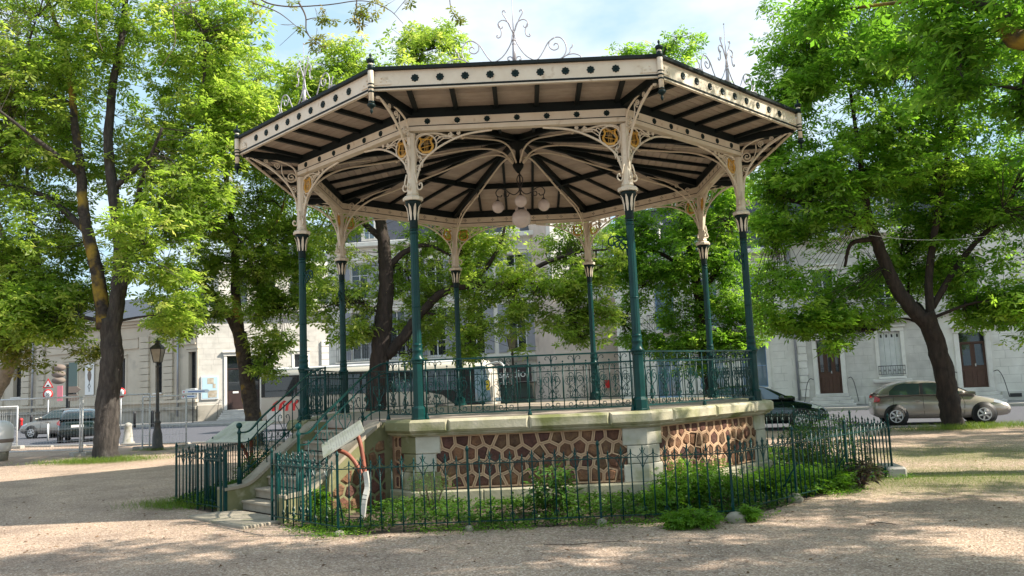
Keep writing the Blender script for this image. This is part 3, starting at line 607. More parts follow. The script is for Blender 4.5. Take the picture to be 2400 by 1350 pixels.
for i in range(4): link('globe', mg, ch, TR(.46*math.cos(R(90*i)), .46*math.sin(R(90*i)), .255))

# ================================================================ setting: ground, road, pavement
def px(x, y, Yv):
    """world point seen at photo pixel (x, y) (2400 wide) in the vertical plane Y = Yv"""
    d = _f+(x-1200)/1961.75*_r2-(y-675)/1961.75*_u2; c = cam_o.matrix_world.translation; return tuple(c+d*((Yv-c.y)/d.y))
def gp(x, y, z=0):
    d = _f+(x-1200)/1961.75*_r2-(y-675)/1961.75*_u2; c = cam_o.matrix_world.translation; return tuple(c+d*((z-c.z)/d.z))
gm = bpy.data.materials.new('gravel'); gm.use_nodes = True; t = gm.node_tree; bs = t.nodes['Principled BSDF']; bs.inputs['Roughness'].default_value = .95; bs.inputs['Specular IOR Level'].default_value = .2
ge = nd(t, 'ShaderNodeNewGeometry')
def noise(sc, det=6, ro=.6):
    n = nd(t, 'ShaderNodeTexNoise'); n.inputs['Scale'].default_value = sc; n.inputs['Detail'].default_value = det; n.inputs['Roughness'].default_value = ro; t.links.new(ge.outputs['Position'], n.inputs['Vector']); return n
def ramp(src, stops):
    r = nd(t, 'ShaderNodeValToRGB'); e = r.color_ramp.elements
    while len(e) < len(stops): e.new(.5)
    for i, (p, c) in enumerate(stops): e[i].position = p; e[i].color = (*c, 1)
    t.links.new(src, r.inputs['Fac']); return r
n1 = noise(55, 4, .8); n2 = noise(.8, 6); n3 = noise(.33, 5); n4 = noise(9, 5)
vor = nd(t, 'ShaderNodeTexVoronoi'); vor.inputs['Scale'].default_value = 60; t.links.new(ge.outputs['Position'], vor.inputs['Vector'])
sep = nd(t, 'ShaderNodeSeparateColor'); t.links.new(vor.outputs['Color'], sep.inputs[0])
grain = ramp(sep.outputs[0], [(0, (.25, .180, .138)), (.45, (.40, .298, .226)), (.85, (.53, .41, .32)), (1, (.70, .59, .49))])
big = ramp(n2.outputs['Fac'], [(.32, (.70, .68, .68)), (.5, (.95, .93, .92)), (.68, (1.10, 1.07, 1.03))])
mu = nd(t, 'ShaderNodeMix', data_type='RGBA', blend_type='MULTIPLY'); mu.inputs['Factor'].default_value = 1
t.links.new(grain.outputs[0], mu.inputs['A']); t.links.new(big.outputs[0], mu.inputs['B'])
# thin moss and grass on the gravel to the right of the bandstand and round the fence
def dist_mask(x, y, rx, ry):
    s = nd(t, 'ShaderNodeMapping'); s.vector_type = 'POINT'; s.inputs['Location'].default_value = (-x/rx, -y/ry, 0); s.inputs['Scale'].default_value = (1/rx, 1/ry, 0)
    l = nd(t, 'ShaderNodeVectorMath', operation='LENGTH'); t.links.new(ge.outputs['Position'], s.inputs['Vector']); t.links.new(s.outputs[0], l.inputs[0]); return l.outputs['Value']
acc = None
for a in ((6.3, -3.0, 3.2, 2.2), (8.6, .6, 2.4, 2.2), (11.9, 7.6, 1.4, .7), (-12.6, 8.6, 1.6, 1.0), (0, 0, 6.5, 6.5)):
    v = dist_mask(*a)
    if acc is None: acc = v
    else:
        m_ = nd(t, 'ShaderNodeMath', operation='MINIMUM'); t.links.new(acc, m_.inputs[0]); t.links.new(v, m_.inputs[1]); acc = m_.outputs[0]
ad = nd(t, 'ShaderNodeMath', operation='MULTIPLY_ADD'); ad.inputs[1].default_value = 2.4; t.links.new(n4.outputs['Fac'], ad.inputs[0]); t.links.new(acc, ad.inputs[2])
mk_ = nd(t, 'ShaderNodeMapRange'); mk_.inputs['From Min'].default_value = 2.15; mk_.inputs['From Max'].default_value = 1.75; mk_.inputs['To Max'].default_value = .45; t.links.new(ad.outputs[0], mk_.inputs['Value'])
gc = ramp(n1.outputs['Fac'], [(.3, (.07, .10, .022)), (.7, (.17, .20, .055))])
mg_ = nd(t, 'ShaderNodeMix', data_type='RGBA'); t.links.new(mk_.outputs[0], mg_.inputs['Factor']); t.links.new(mu.outputs['Result'], mg_.inputs['A']); t.links.new(gc.outputs[0], mg_.inputs['B'])
t.links.new(mg_.outputs['Result'], bs.inputs['Base Color'])
bu = nd(t, 'ShaderNodeBump'); bu.inputs['Strength'].default_value = .55; bu.inputs['Distance'].default_value = .012; t.links.new(vor.outputs['Distance'], bu.inputs['Height'])
bu2 = nd(t, 'ShaderNodeBump'); bu2.inputs['Strength'].default_value = .7; bu2.inputs['Distance'].default_value = .035; t.links.new(n4.outputs['Fac'], bu2.inputs['Height']); t.links.new(bu.outputs[0], bu2.inputs['Normal']); t.links.new(bu2.outputs[0], bs.inputs['Normal'])
MT['gravel'] = gm
g = B(); g.quad((-400, -120, 0), (400, -120, 0), (400, 500, 0), (-400, 500, 0)); tag(g.obj('ground', 'gravel'), kind='structure')
ne = lambda x: 8.2-.319*(x-12)
rd = B(); rd.quad((-90, ne(-90), .004), (60, ne(60), .004), (60, 8, .004), (45, 9, .004), (13.8, 20.7, .004), (-1, 27, .004), (-22, 36, .004), (-33, 42.2, .004), (-90, 68, .004))
tag(rd.obj('road', 'asphalt'), kind='structure')
edge = [(60, 1.5), (45, 8), (13.8, 20.7), (-1, 27), (-22, 36), (-33, 42.2), (-90, 68)]
pv = B(); pv.ext([(x, y+.15, .0) for x, y in edge]+[(-90, 140, 0), (60, 140, 0)], (0, 0, .125)); tag(pv.obj('pavement', 'pavement'), kind='structure')
kb = empty('kerb'); tag(kb, kind='structure')
for (x0, y0), (x1, y1) in zip(edge, edge[1:]):
    l = math.hypot(x1-x0, y1-y0); n = max(1, int(l/2.0)); an = math.atan2(y1-y0, x1-x0)
    for i in range(n):
        f0, f1 = i/n, (i+1)/n; xa, ya = x0+(x1-x0)*(f0+f1)/2, y0+(y1-y0)*(f0+f1)/2
        if xa > 30 or xa < -45: continue
        B().box((xa, ya+.02, .07), (l/n-.01, .28, .14), an, ch=.015).obj('kerb_stone', 'kerb', kb)
# low concrete edging where the gravel square meets the road on the left
eg = empty('edging'); tag(eg, kind='structure')
for i in range(14):
    x = -30+i*1.62; B().box((x, ne(x)-.2, .03), (1.55, .14, .07), -.309, ch=.01).obj('edging_stone', 'concrete', eg)

# ================================================================ low iron fence round the bandstand
FA = 5.9; FH = FA*T8; SPAN = 2*FH/3; RT, RB = .80, .10
pk = B(); pk.tube([(0, 0, .02), (0, 0, .90)], .0095, 5); pk.lathe([(.004, .88), (.014, .90), (.004, .945)], 5)
for s in (-1, 1):
    pk.tube(xz([(s*a, z) for a, z in smooth([(.0, .845), (.018, .875), (.034, .905)], 3)]), .006, 4)
    pk.tube(xz([(s*a, z) for a, z in smooth([(.004, .90), (.014, .855), (.042, .822), (.068, .812)], 3)]), .006, 4)
    pk.tube(xz([(s*a, z) for a, z in smooth([(.0, .655), (.016, .70), (.045, .765), (.068, .79)], 3)]), .006, 4)
    pk.tube(xz([(s*a, z) for a, z in smooth([(0, .215), (.022, .18), (.03, .145)], 3)]), .006, 4)
m_pick = pk.mesh('picket', 'green')
pk2 = B(); pk2.tube([(0, 0, .09), (0, 0, .865)], .0088, 5); pk2.lathe([(.004, .85), (.013, .865), (.004, .90)], 5)
for s in (-1, 1): pk2.tube(xz([(s*a, z) for a, z in smooth([(.004, .86), (.014, .835), (.042, .818), (.066, .811)], 3)]), .006, 4)
m_pick2 = pk2.mesh('picket', 'green')
q = B(); q.box((0, 0, .47), (.028, .028, .98)); q.lathe([(.004, 1.03), (.02, 1.0), (.024, .98), (.014, .955)][::-1], 6); m_fpost = q.mesh('fence_post', 'green')
q = B(); q.bar((0, 0, .0), (0, .34, -.50), .016, .016); m_brace = q.mesh('brace', 'green')
def fence(k, x0, x1, label, posts, brace=()):
    ro = empty('iron_fence', (0, 0, 0), 0, label, 'fence', 'low iron fence round the bandstand'); M_ = face(k) @ TR(0, -FA, 0)
    q = B(); q.bar((x0, 0, RT), (x1, 0, RT), .024, .012); q.obj('top_rail', 'green', ro, M_)
    q = B(); q.bar((x0, 0, RB), (x1, 0, RB), .024, .012); q.obj('bottom_rail', 'green', ro, M_)
    for x in posts: link('fence_post', m_fpost, ro, M_ @ TR(x, 0, 0))
    for x in brace: link('brace', m_brace, ro, M_ @ TR(x, .01, .52))
    st = SPAN/12; i0 = round(x0/st); i1 = round(x1/st)
    for i in range(i0, i1+1):
        x = i*st
        if any(abs(x-p) < .06 for p in posts) or x < x0-.01 or x > x1+.01: continue
        link('picket', m_pick if i % 2 == 0 else m_pick2, ro, M_ @ TR(x+random.uniform(-.004, .004), 0, random.uniform(-.008, .008)) @ Matrix.Rotation(random.uniform(-.02, .02), 4, 'Y'))
random.seed(5)
P4 = (-FH, -FH/3, FH/3, FH); P3 = (-FH/3, FH/3, FH)
fence(0, -FH, FH, 'front stretch of low green iron fence before the stone plinth', P4, (-FH, ))
fence(1, -FH, FH, 'right front stretch of green iron fence above the grassy gravel', P3, (-FH/3+.1, FH/3))
fence(2, -FH, FH, 'right side stretch of green iron fence seen end on, in front of the parked cars', P3, (FH, ))
fence(3, -FH, FH, 'rear stretch of green iron fence behind the right of the plinth, below the dark car', P3)
fence(4, -FH, FH, 'rear stretch of green iron fence hidden behind the middle of the plinth', P3)
fence(5, -FH, FH, 'rear left stretch of green iron fence behind the staircase', P3)
fence(6, -FH, FH, 'left side stretch of green iron fence beside the pale tilted board', P3)
fence(7, -FH+.05, -.80, 'short stretch of green iron fence left of the open gate', (-1.62, -.80))
fence(7, .78, FH-.05, 'short stretch of green iron fence right of the steps up to the front corner', (.78, 1.60))
def gate(xh, s, label):
    ro = empty('iron_gate', (0, 0, 0), 0, label, 'gate', 'open gate leaves at the foot of the stairs'); M_ = face(7) @ TR(xh, -FA+.07, .03) @ RZ(R(4*s))
    W_ = .78
    q = B(); q.box((0, 0, .46), (.05, .05, .92)); q.box((s*W_, 0, .44), (.03, .02, .82)); q.obj('stile', 'green', ro, M_)
    for z in (.82, .74, .12): q = B(); q.bar((0, 0, z), (s*W_, 0, z), .018, .014); q.obj('rail', 'green', ro, M_)
    for i in range(1, 10): link('picket', m_pick if i % 2 else m_pick2, ro, M_ @ TR(s*W_*i/10, .0, .01))
gate(-.80, -1, 'open gate leaf folded back left of the steps'); gate(.80, 1, 'open gate leaf folded back right of the steps')
# field stones under the fence posts
def rockmesh(seed, sx, sy, sz):
    rg = random.Random(seed); q = B(); n, m = 10, 6
    vs = [];
    for i in range(m+1):
        for k in range(n):
            a, h = 2*PI*k/n, PI*i/m; f = 1+rg.uniform(-.2, .16); vs.append((sx*f*math.sin(h)*math.cos(a), sy*f*math.sin(h)*math.sin(a), sz*(1 if abs(math.cos(h)) < .8 else .93)*-math.cos(h)))
    q.add(vs, [(i*n+k, i*n+(k+1) % n, (i+1)*n+(k+1) % n, (i+1)*n+k) for i in range(m) for k in range(n)], True); return q.mesh('footing_stone', 'fieldstone')
for i, (x, y, sx, lab) in enumerate(((1728, 1226, .13, 'round pale stone under the front right corner post of the fence'), (1868, 1178, .13, 'stone under the fence post left of the small purple plant'),
        (2000, 1144, .16, 'squarish stone under the lifted fence rail beside the purple plant'), (1412, 1232, .08, 'small flat stone under a post of the front fence'), (1100, 1246, .07, 'small half buried stone below the middle of the front fence'), (793, 1258, .07, 'small pale stone under the front left corner post of the fence'))):
    p = gp(x, y); o = link('footing_stone', rockmesh(i+3, sx, sx*.8, sx*.75), None, TR(p[0], p[1]+.05, sx*.3) @ RZ(i*1.3)); tag(o, lab, 'stone', 'footing stones of the fence')
cbk = B().box((0, 0, .07), (.75, .30, .20), 0, ch=.03).obj('footing_block', 'concrete', None, TR(5.95, -2.3, 0) @ RZ(R(80))); tag(cbk, 'long mossy concrete footing under the right corner of the fence', 'block')

# ---- two tilted reading boards
def board(name, label, c, wv, uv, base, post_top, col_post, seed):
    ro = empty(name, (base[0], base[1], 0), 0, label, 'information board'); C_, W_, U_ = Vector(c), Vector(wv), Vector(uv); off = Vector((-base[0], -base[1], 0)); N_ = W_.cross(U_).normalized()
    if N_.z < 0: N_ = -N_
    def slab(a, b_, t0, t1, mtl, nm):
        q = B(); P = [C_+W_*(i*a/2)+U_*(j*b_/2)+off+N_*t0 for i, j in ((-1, -1), (1, -1), (1, 1), (-1, 1))]; q.ext(P, N_*(t1-t0)); return q.obj(nm, mtl, ro)
    slab(1, 1, -.022, .0, 'panel', 'panel')
    rg = random.Random(seed); q = B()
    Wn, Un = W_.normalized(), U_.normalized(); lw, lu = W_.length, U_.length
    for r in range(13):                      # rows of weathered print
        a = -.42*lw
        while a < .40*lw:
            l = rg.uniform(.04, .12)*lw
            if rg.random() < .8:
                P = [C_+off+Wn*(a+i*l)+Un*((.40-.062*r)*lu+j*.007*lu)+N_*.0015 for i, j in ((0, -1), (1, -1), (1, 1), (0, 1))]; q.add(P, [(0, 1, 2, 3)])
            a += l+.015*lw
    pr = tag(q.obj('print', 'joint_grey', ro), kind='stuff')
    pt_ = Vector(post_top)+off; q = B()
    for s in (-.33, .33): q.tube([tuple(v) for v in smooth([pt_-Vector((0, 0, .12)), pt_+(C_+off+U_*s-N_*.03-pt_)*.45+Vector((0, 0, .07)), C_+off+U_*s-N_*.03], 4)], .034, 6)
    q.obj('arms', 'rust', ro)
    q = B(); P = smooth([(0, 0, 0), (.035, 0, .25), ((pt_.x+.02), pt_.y, pt_.z-.22), (pt_.x, pt_.y, pt_.z)], 4)
    for a, c_ in zip(P, P[1:]): q.bar(a, c_, .10, .06, up=(1, 0, 0))
    q.obj('post', col_post, ro)
board('reading_board', 'weathered pale reading board on rust arms and a white curved post by the steps', px(802, 1026, -4.45), (.17, -.62, -.13), (.55, .11, .33), gp(850, 1214), px(857, 1105, -4.5), 'whitesteel', 3)
board('reading_board', 'pale weathered reading board on a rusty stand left of the stair handrail', px(563, 1011, -.85), (.93, -.50, 0), (.34, .60, .34), gp(590, 1150), px(590, 1075, -.7), 'rust', 4)

# ================================================================ buildings along the street
class Fac:
    """a building in its facade frame: x along the front, outside is -y, z up"""
    def __init__(s, name, label, p, th, group='houses along the street'):
        s.o = empty(name, (p[0], p[1], 0), R(th), label, 'building', group)
    def box(s, nm, c, d, m, parent=None, ch=0): return B().box(c, d, 0, ch).obj(nm, m, parent or s.o)
    def wall(s, x0, x1, z0, z1, m, holes=(), dep=.45, y=0, nm='wall'):
        q = B(); xs = sorted({x0, x1, *[a for h in holes for a in h[:2] if x0 < a < x1]})
        for a, c in zip(xs, xs[1:]):
            hs = sorted((h[2], h[3]) for h in holes if h[0] < (a+c)/2 < h[1]); z = z0
            for u, v in hs+[(z1, z1)]:
                if u > z+1e-4: q.box(((a+c)/2, y+dep/2, (z+u)/2), (c-a, dep, u-z))
                z = max(z, v)
        return q.obj(nm, m, s.o)
    def body(s, x0, x1, z1, dep, m): s.box('body', ((x0+x1)/2, .46+dep/2, z1/2), (x1-x0-.01, dep, z1-.02), m)
    def course(s, x0, x1, z, h, out, m, nm='string_course'): return s.box(nm, ((x0+x1)/2, .1-out/2, z+h/2), (x1-x0, .2+out, h), m, ch=min(.02, h*.3))
    def window(s, x0, x1, z0, z1, fm='white_frame', gm_='glass', sur=None, bars=(1, 2), sill=True, shut=None, deep=.22, nm='window'):
        w_, h_ = x1-x0, z1-z0; cx, cz_ = (x0+x1)/2, (z0+z1)/2; q = B(); t_ = .06
        for c, d in (((x0+t_/2, deep, cz_), (t_, .06, h_)), ((x1-t_/2, deep, cz_), (t_, .06, h_)), ((cx, deep, z1-t_/2), (w_-2*t_, .06, t_)), ((cx, deep, z0+t_/2), (w_-2*t_, .06, t_))): q.box(c, d)
        for i in range(1, bars[0]+1): q.box((x0+w_*i/(bars[0]+1), deep-.003, cz_), (.06, .05, h_-2*t_))
        for i in range(1, bars[1]+1): q.box((cx, deep, z0+h_*i/(bars[1]+1)), (w_-2*t_, .04, .035))
        wo = q.obj(nm, fm, s.o); s.box('pane', (cx, deep+.02, cz_), (w_-.05, .012, h_-.05), gm_, wo)
        s.box('room', (cx, .42, cz_), (w_-.02, .05, h_-.02), 'black', wo)
        if sill: s.box('sill', (cx, -.06, z0-.06), (w_+.25, .30, .10), 'limestone', wo, ch=.02)
        if sur:
            for c, d in (((x0-.09, -.012, cz_), (.16, .06, h_)), ((x1+.09, -.012, cz_), (.16, .06, h_)), ((cx, -.02, z1+.09), (w_+.36, .08, .17)), ((cx, -.05, z1+.24), (w_+.5, .16, .09))): s.box('surround', c, d, sur, wo)
        if shut:
            for a in shut:
                c = x0-w_*.27 if a < 0 else x1+w_*.27; q = B(); q.box((c, -.04, cz_), (w_*.5, .035, h_))
                for i in range(14): q.box((c, -.062, z0+h_*(i+.5)/14), (w_*.40, .012, h_/22))
                q.obj('shutter', 'shutter_grey', wo)
        return wo
    def balcony(s, x0, x1, z0, z1, out=.35, slab=True, step=.115):
        q = B(); q.bar((x0, -out, z1), (x1, -out, z1), .04, .03); q.bar((x0, -out, z0+.06), (x1, -out, z0+.06), .03, .02)
        for x in (x0, x1): q.bar((x, -out, z1), (x, 0, z1), .03, .02); q.bar((x, -out, z0+.06), (x, 0, z0+.06), .03, .02)
        n = int((x1-x0)/step)
        for i in range(n+1):
            x = x0+(x1-x0)*i/n; q.tube([(x, -out, z0+.05), (x, -out, z1)], .010, 4)
            if i < n and i % 2 == 0: q.tube([(x+step/2+a, -out, c) for a, c in spiral(0, (z0+z1)/2, .01, step*.45, 0, 1.4, 10)], .008, 3)
        o = q.obj('balcony', 'iron', s.o)
        if slab: s.box('slab', ((x0+x1)/2, -out/2+.05, z0-.05), (x1-x0+.2, out+.2, .12), 'limestone2', o, ch=.02)
        return o
    def door(s, x0, x1, z0, z1, m='wood_door', tr=.45, leaves=2):
        w_ = x1-x0; zt = z1-tr; do = s.box('door', ((x0+x1)/2, .24, (z0+zt)/2), (w_, .06, zt-z0), m)
        s.box('transom', ((x0+x1)/2, .25, (zt+z1)/2), (w_, .03, z1-zt-.04), 'glass', do); s.box('lintel', ((x0+x1)/2, .22, zt), (w_, .10, .07), m, do)
        for i in range(leaves):
            a, c = x0+w_*i/leaves+.07, x0+w_*(i+1)/leaves-.07; mid = z0+(zt-z0)*.42
            s.box('door_glass', ((a+c)/2, .205, (mid+zt)/2+.03), (c-a-.05, .02, zt-mid-.22), 'glass', do)
            for x in (a, c): s.box('moulding', (x, .20, (mid+zt)/2+.03), (.04, .03, zt-mid-.16), m, do)
            s.box('lower_panel', ((a+c)/2, .20, (z0+mid)/2), (c-a-.04, .035, mid-z0-.2), m, do, ch=.012)
        s.box('door_knob', ((x0+x1)/2+.07, .18, z0+1.0), (.05, .06, .12), 'alloy', do)
        for x in (x0-.11, x1+.11): s.box('jamb', (x, -.03, (z0+z1)/2), (.20, .10, z1-z0), 'limestone', do, ch=.02)
        s.box('door_head', ((x0+x1)/2, -.05, z1+.12), (w_+.5, .14, .22), 'limestone', do, ch=.02); s.box('hood', ((x0+x1)/2, -.10, z1+.29), (w_+.66, .26, .10), 'limestone', do, ch=.02)
        return do
    def steps(s, x0, x1, z1, n=4):
        for i in range(n):
            d = .30*(n-i); e = .10*(n-1-i); s.box('step', ((x0+x1)/2, -d/2, z1*(i+.5)/n+.06), (x1-x0+.15+2*e, d, z1/n-.012), 'limestone2', ch=.015)
        for sg, x in ((-1, x0), (1, x1)):
            q = B(); q.tube([(x+sg*a, -c, z) for a, c, z in smooth([(.10, .05, z1+.75), (.25, .30, z1+.78), (.38, .65, z1+.45), (.50, 1.0, z1*.25+.15)], 4)], .018, 5); q.obj('handrail', 'iron', s.o)
def coursing(f, x0, x1, z0, z1, hz=.34, skip=()):
    """thin recessed-looking joint lines between stone courses"""
    q = B(); rg = random.Random(int(x0*10)+3); z = z0
    while z < z1:
        xs = x0
        for a, c in sorted([h[:2] for h in skip if h[2]-.2 < z < h[3]+.4])+[(x1, x1)]:
            a, c = a-.32, c+.32
            if a > xs+.1: q.box(((xs+min(a, x1))/2, -.0015, z), (min(a, x1)-xs, .006, .010))
            xs = max(xs, c)
            if xs >= x1: break
        x = x0+rg.uniform(.1, .8)
        while x < x1:
            if not any(h[0]-.35 < x < h[1]+.35 and h[2]-.4 < z+hz/2 < h[3]+.5 for h in skip): q.box((x, -.0015, z+hz/2), (.009, .006, hz))
            x += rg.uniform(.55, 1.1)
        z += hz
    tag(q.obj('stone_joints', 'joint_grey', f.o), kind='stuff')
def mansard(f, x0, x1, z0, z1, dormers, dw=1.0, dep=3.2):
    q = B(); q.add([(x0, .05, z0), (x1, .05, z0), (x1, .95, z1), (x0, .95, z1), (x1, dep+1.5, z1+.7), (x0, dep+1.5, z1+.7), (x0, dep+1.5, z0), (x1, dep+1.5, z0)], [(0, 1, 2, 3), (3, 2, 4, 5), (0, 3, 5, 6), (1, 7, 4, 2)])
    ro = q.obj('mansard_roof', 'slate', f.o); f.box('ridge_cap', ((x0+x1)/2, .93, z1+.02), (x1-x0, .18, .10), 'zinc_roof', ro)
    for x in dormers:
        f.box('dormer', (x, .66, z0+.95), (dw, 1.1, 1.75), 'limestone2', ro); f.box('dormer_roof', (x, .62, z0+1.90), (dw+.25, 1.3, .14), 'zinc_roof', ro)
        f.box('dormer_window', (x, .105, z0+.95), (dw*.62, .02, 1.35), 'glass_sky', ro)
        for a in (-.31, 0, .31): f.box('dormer_bar', (x+a*dw, .088, z0+.95), (.05, .03, 1.35), 'white_frame', ro)
        f.box('dormer_bar', (x, .085, z0+1.2), (dw*.6, .03, .05), 'white_frame', ro)
RP = (15, 23.5); rdx, rdy = math.cos(R(-23)), math.sin(R(-23))
# --- house with blue window frames
h1 = Fac('town_house', 'white three storey house with blue window frames and slate mansard behind the right columns', RP, -23)
hs = [(-4.65, -3.45, 1.1, 3.2), (-6.75, -5.55, 1.1, 3.2), (-8.95, -7.75, .75, 3.2)]+[(a, a+1.0, 4.25, 6.65) for a in (-4.45, -6.65, -8.85)]
h1.wall(-10.95, -2.1, .1, 7.75, 'limestone', hs); h1.body(-10.95, -2.1, 7.7, 7, 'limestone2')
for a, c, z0, z1 in hs[:3]: h1.window(a, c, z0, z1, 'blue_frame', 'glass_sky', 'limestone', (1, 1))
for a, c, z0, z1 in hs[3:]: h1.window(a, c, z0, z1, 'blue_frame', 'glass_sky', 'limestone', (1, 2), sill=False); h1.balcony(a-.35, c+.35, 4.15, 4.98)
h1.course(-10.95, -2.1, 3.86, .16, .14, 'limestone2'); h1.course(-10.95, -2.1, .1, .45, .06, 'limestone2', 'plinth'); h1.course(-10.95, -2.1, 7.45, .14, .10, 'limestone2'); h1.course(-10.95, -2.1, 7.72, .20, .42, 'limestone', 'cornice')
coursing(h1, -10.9, -2.2, 1.0, 7.4, .36, hs); mansard(h1, -10.95, -2.1, 7.9, 10.7, (-4.6, -8.9, -6.75))
# --- middle house with brown door and closed white shutters
h2 = Fac('town_house', 'white house with brown panelled door and closed white shutters behind the brown car', RP, -23)
hs = [(-1.10, -.08, .68, 3.22), (1.65, 2.57, 1.38, 3.45), (-1.1, -.1, 4.25, 6.6), (1.6, 2.6, 4.25, 6.6)]
h2.wall(-2.1, 4.15, .1, 8.1, 'limestone2', hs); h2.body(-2.1, 4.15, 8.0, 7, 'limestone2')
h2.door(*hs[0], leaves=3); h2.steps(-1.25, .1, .62)
for a, c, z0, z1 in hs[2:]: h2.window(a, c, z0, z1, 'white_frame', 'glass', 'limestone', (1, 2), sill=False); h2.balcony(a-.4, c+.4, 4.15, 4.95)
wn = h2.window(*hs[1], 'white_frame', 'glass', 'limestone', (0, 0))
for i in range(4): h2.box('shutter_leaf', (1.65+.115+.23*i, .12, 2.415), (.222, .04, 2.03), 'shutter', wn)
for i in range(4): h2.box('shutter_vent', (1.765+.23*i, .096, 3.25), (.07, .012, .14), 'plastic', wn)
h2.balcony(1.55, 2.67, 1.42, 1.86, .14, False, .10); h2.box('window_shelf', (2.1, -.10, 1.18), (1.65, .34, .14), 'limestone2', wn, ch=.03)
for i in range(9): h2.box('quoin', (-1.78, -.025, .72+.345*i), (.46 if i % 2 else .40, .07, .325), 'limestone', ch=.02)
coursing(h2, -1.5, 4.1, .95, 7.9, .36, hs); h2.course(-2.1, 4.15, 3.92, .16, .14, 'limestone2'); h2.course(-2.1, 4.15, 8.05, .22, .42, 'limestone', 'cornice'); mansard(h2, -2.1, 4.15, 8.25, 10.9, (-.5, 2.1))
for i in range(6):
    if -.9+.98*i > .4: h2.box('plinth_block', (-1.6+.98*i, -.02, .33), (.94, .07, .36), 'limestone2', ch=.015)
for f_, x in ((h2, -2.05), (h2, 4.05)): q = B(); q.tube([(x, -.09, .2), (x, -.09, 8.0)], .055, 8); q.obj('downpipe', 'zinc', f_.o)
# --- number 12
h3 = Fac('town_house', 'white stone house at the right edge with a tall brown double door and number plate', RP, -23)
hs = [(4.97, 5.98, .74, 3.20), (8.4, 9.5, 1.4, 3.4), (5.0, 6.0, 4.4, 6.7), (8.4, 9.5, 4.4, 6.7)]
h3.wall(4.15, 16, .1, 8.3, 'limestone', hs); h3.body(4.15, 16, 8.2, 7, 'limestone2'); h3.door(*hs[0], leaves=2); h3.steps(4.85, 6.1, .68)
for a, c, z0, z1 in hs[1:]: h3.window(a, c, z0, z1, 'white_frame', 'glass', 'limestone', (1, 2))
h3.balcony(4.6, 6.4, 4.28, 5.1); h3.course(4.15, 16, 4.05, .16, .14, 'limestone2'); h3.course(4.15, 16, 8.25, .22, .42, 'limestone', 'cornice'); coursing(h3, 6.3, 10, .9, 3.9, .36, hs); mansard(h3, 4.15, 16, 8.45, 11, (5.5, 9))
pl_ = h3.box('number_plate', (6.71, -.02, 3.44), (.30, .03, .20), 'sign_dark'); text('number', '12', .17, 'white', h3.o, TR(6.71, -.037, 3.44) @ Matrix.Rotation(R(90), 4, 'X'))
for x in (4.5, 6.9, 8.0, 9.1): h3.box('plinth_block', (x, -.03, .34), (.95, .08, .42), 'limestone2', ch=.02)
h3.box('vent_grille', (6.95, -.075, .36), (.45, .02, .16), 'plastic')
# --- tall side wall of the next building, sunlit upper part painted whiter
gb = Fac('gable_wall', 'tall blank side wall, painted whiter where sunlit above and pinkish stone below, behind the bandstand', (4.5, 29), 20)
gb.box('lower_wall', (-1.2, .3, 3.1), (3.7, .6, 6.2), 'pinkwall'); gb.box('upper_wall', (-1.2, .32, 8.9), (3.66, .56, 5.4), 'wall_sunlit'); gb.box('band', (-1.2, .27, 3.3), (3.72, .66, .12), 'pinkwall', ch=.02)
gb.box('chimney', (.0, .4, 12.2), (.9, .5, 1.3), 'pinkwall'); gb.box('red_box', (-.15, -.06, 1.55), (.28, .14, .42), 'red')
gb.box('side_body', (-1.2, 4.6, 5.5), (3.6, 8, 11), 'pinkwall')
# --- pale building behind the centre with long balcony, shop below
hm = Fac('apartment_building', 'pale three storey building with grey shutters and a long iron balcony above a shop front', (0, 31), -8)
hs = [(a, a+1.05, 3.55, 6.3) for a in (-10.2, -8.0, -5.6, -3.3, -.9)]+[(a, a+1.05, 7.1, 9.2) for a in (-10.2, -8.0, -5.6, -3.3, -.9)]+[(-9.5, -5.5, .1, 2.7), (-4.5, -2.2, .1, 2.7), (-1.5, .9, .1, 1.85)]
hm.wall(-11.6, 1.9, .1, 10.2, 'limestone', hs); hm.body(-11.6, 1.9, 10.1, 8, 'limestone2')
for a, c, z0, z1 in hs[:10]: hm.window(a, c, z0, z1, 'white_frame', 'glass', 'limestone', (1, 2), sill=z0 > 5, shut=(-1, 1))
for a, c, z0, z1 in hs[10:]: hm.window(a, c, z0, z1, 'plastic', 'glass_green', None, (2, 1), False, nm='shop_window')
coursing(hm, -11.5, 1.8, 3.4, 10, .38, [(h[0]-.5, h[1]+.5, h[2], h[3]) for h in hs]); hm.balcony(-10.9, -4.6, 3.38, 4.95, .6); hm.course(-11.6, 1.9, 3.05, .22, .22, 'museum_base', 'shop_cornice'); hm.course(-11.6, 1.9, 6.65, .16, .12, 'limestone2'); hm.course(-11.6, 1.9, 10.15, .25, .45, 'limestone', 'cornice'); mansard(hm, -11.6, 1.9, 10.4, 12.6, (-9, -4.5, -.5))
sg = hm.box('shop_sign', (-.58, -.16, 2.36), (1.86, .10, .96), 'sign_dark'); text('lettering', 'studio', .62, 'white', hm.o, TR(-.72, -.213, 2.32) @ Matrix.Rotation(R(90), 4, 'X'))
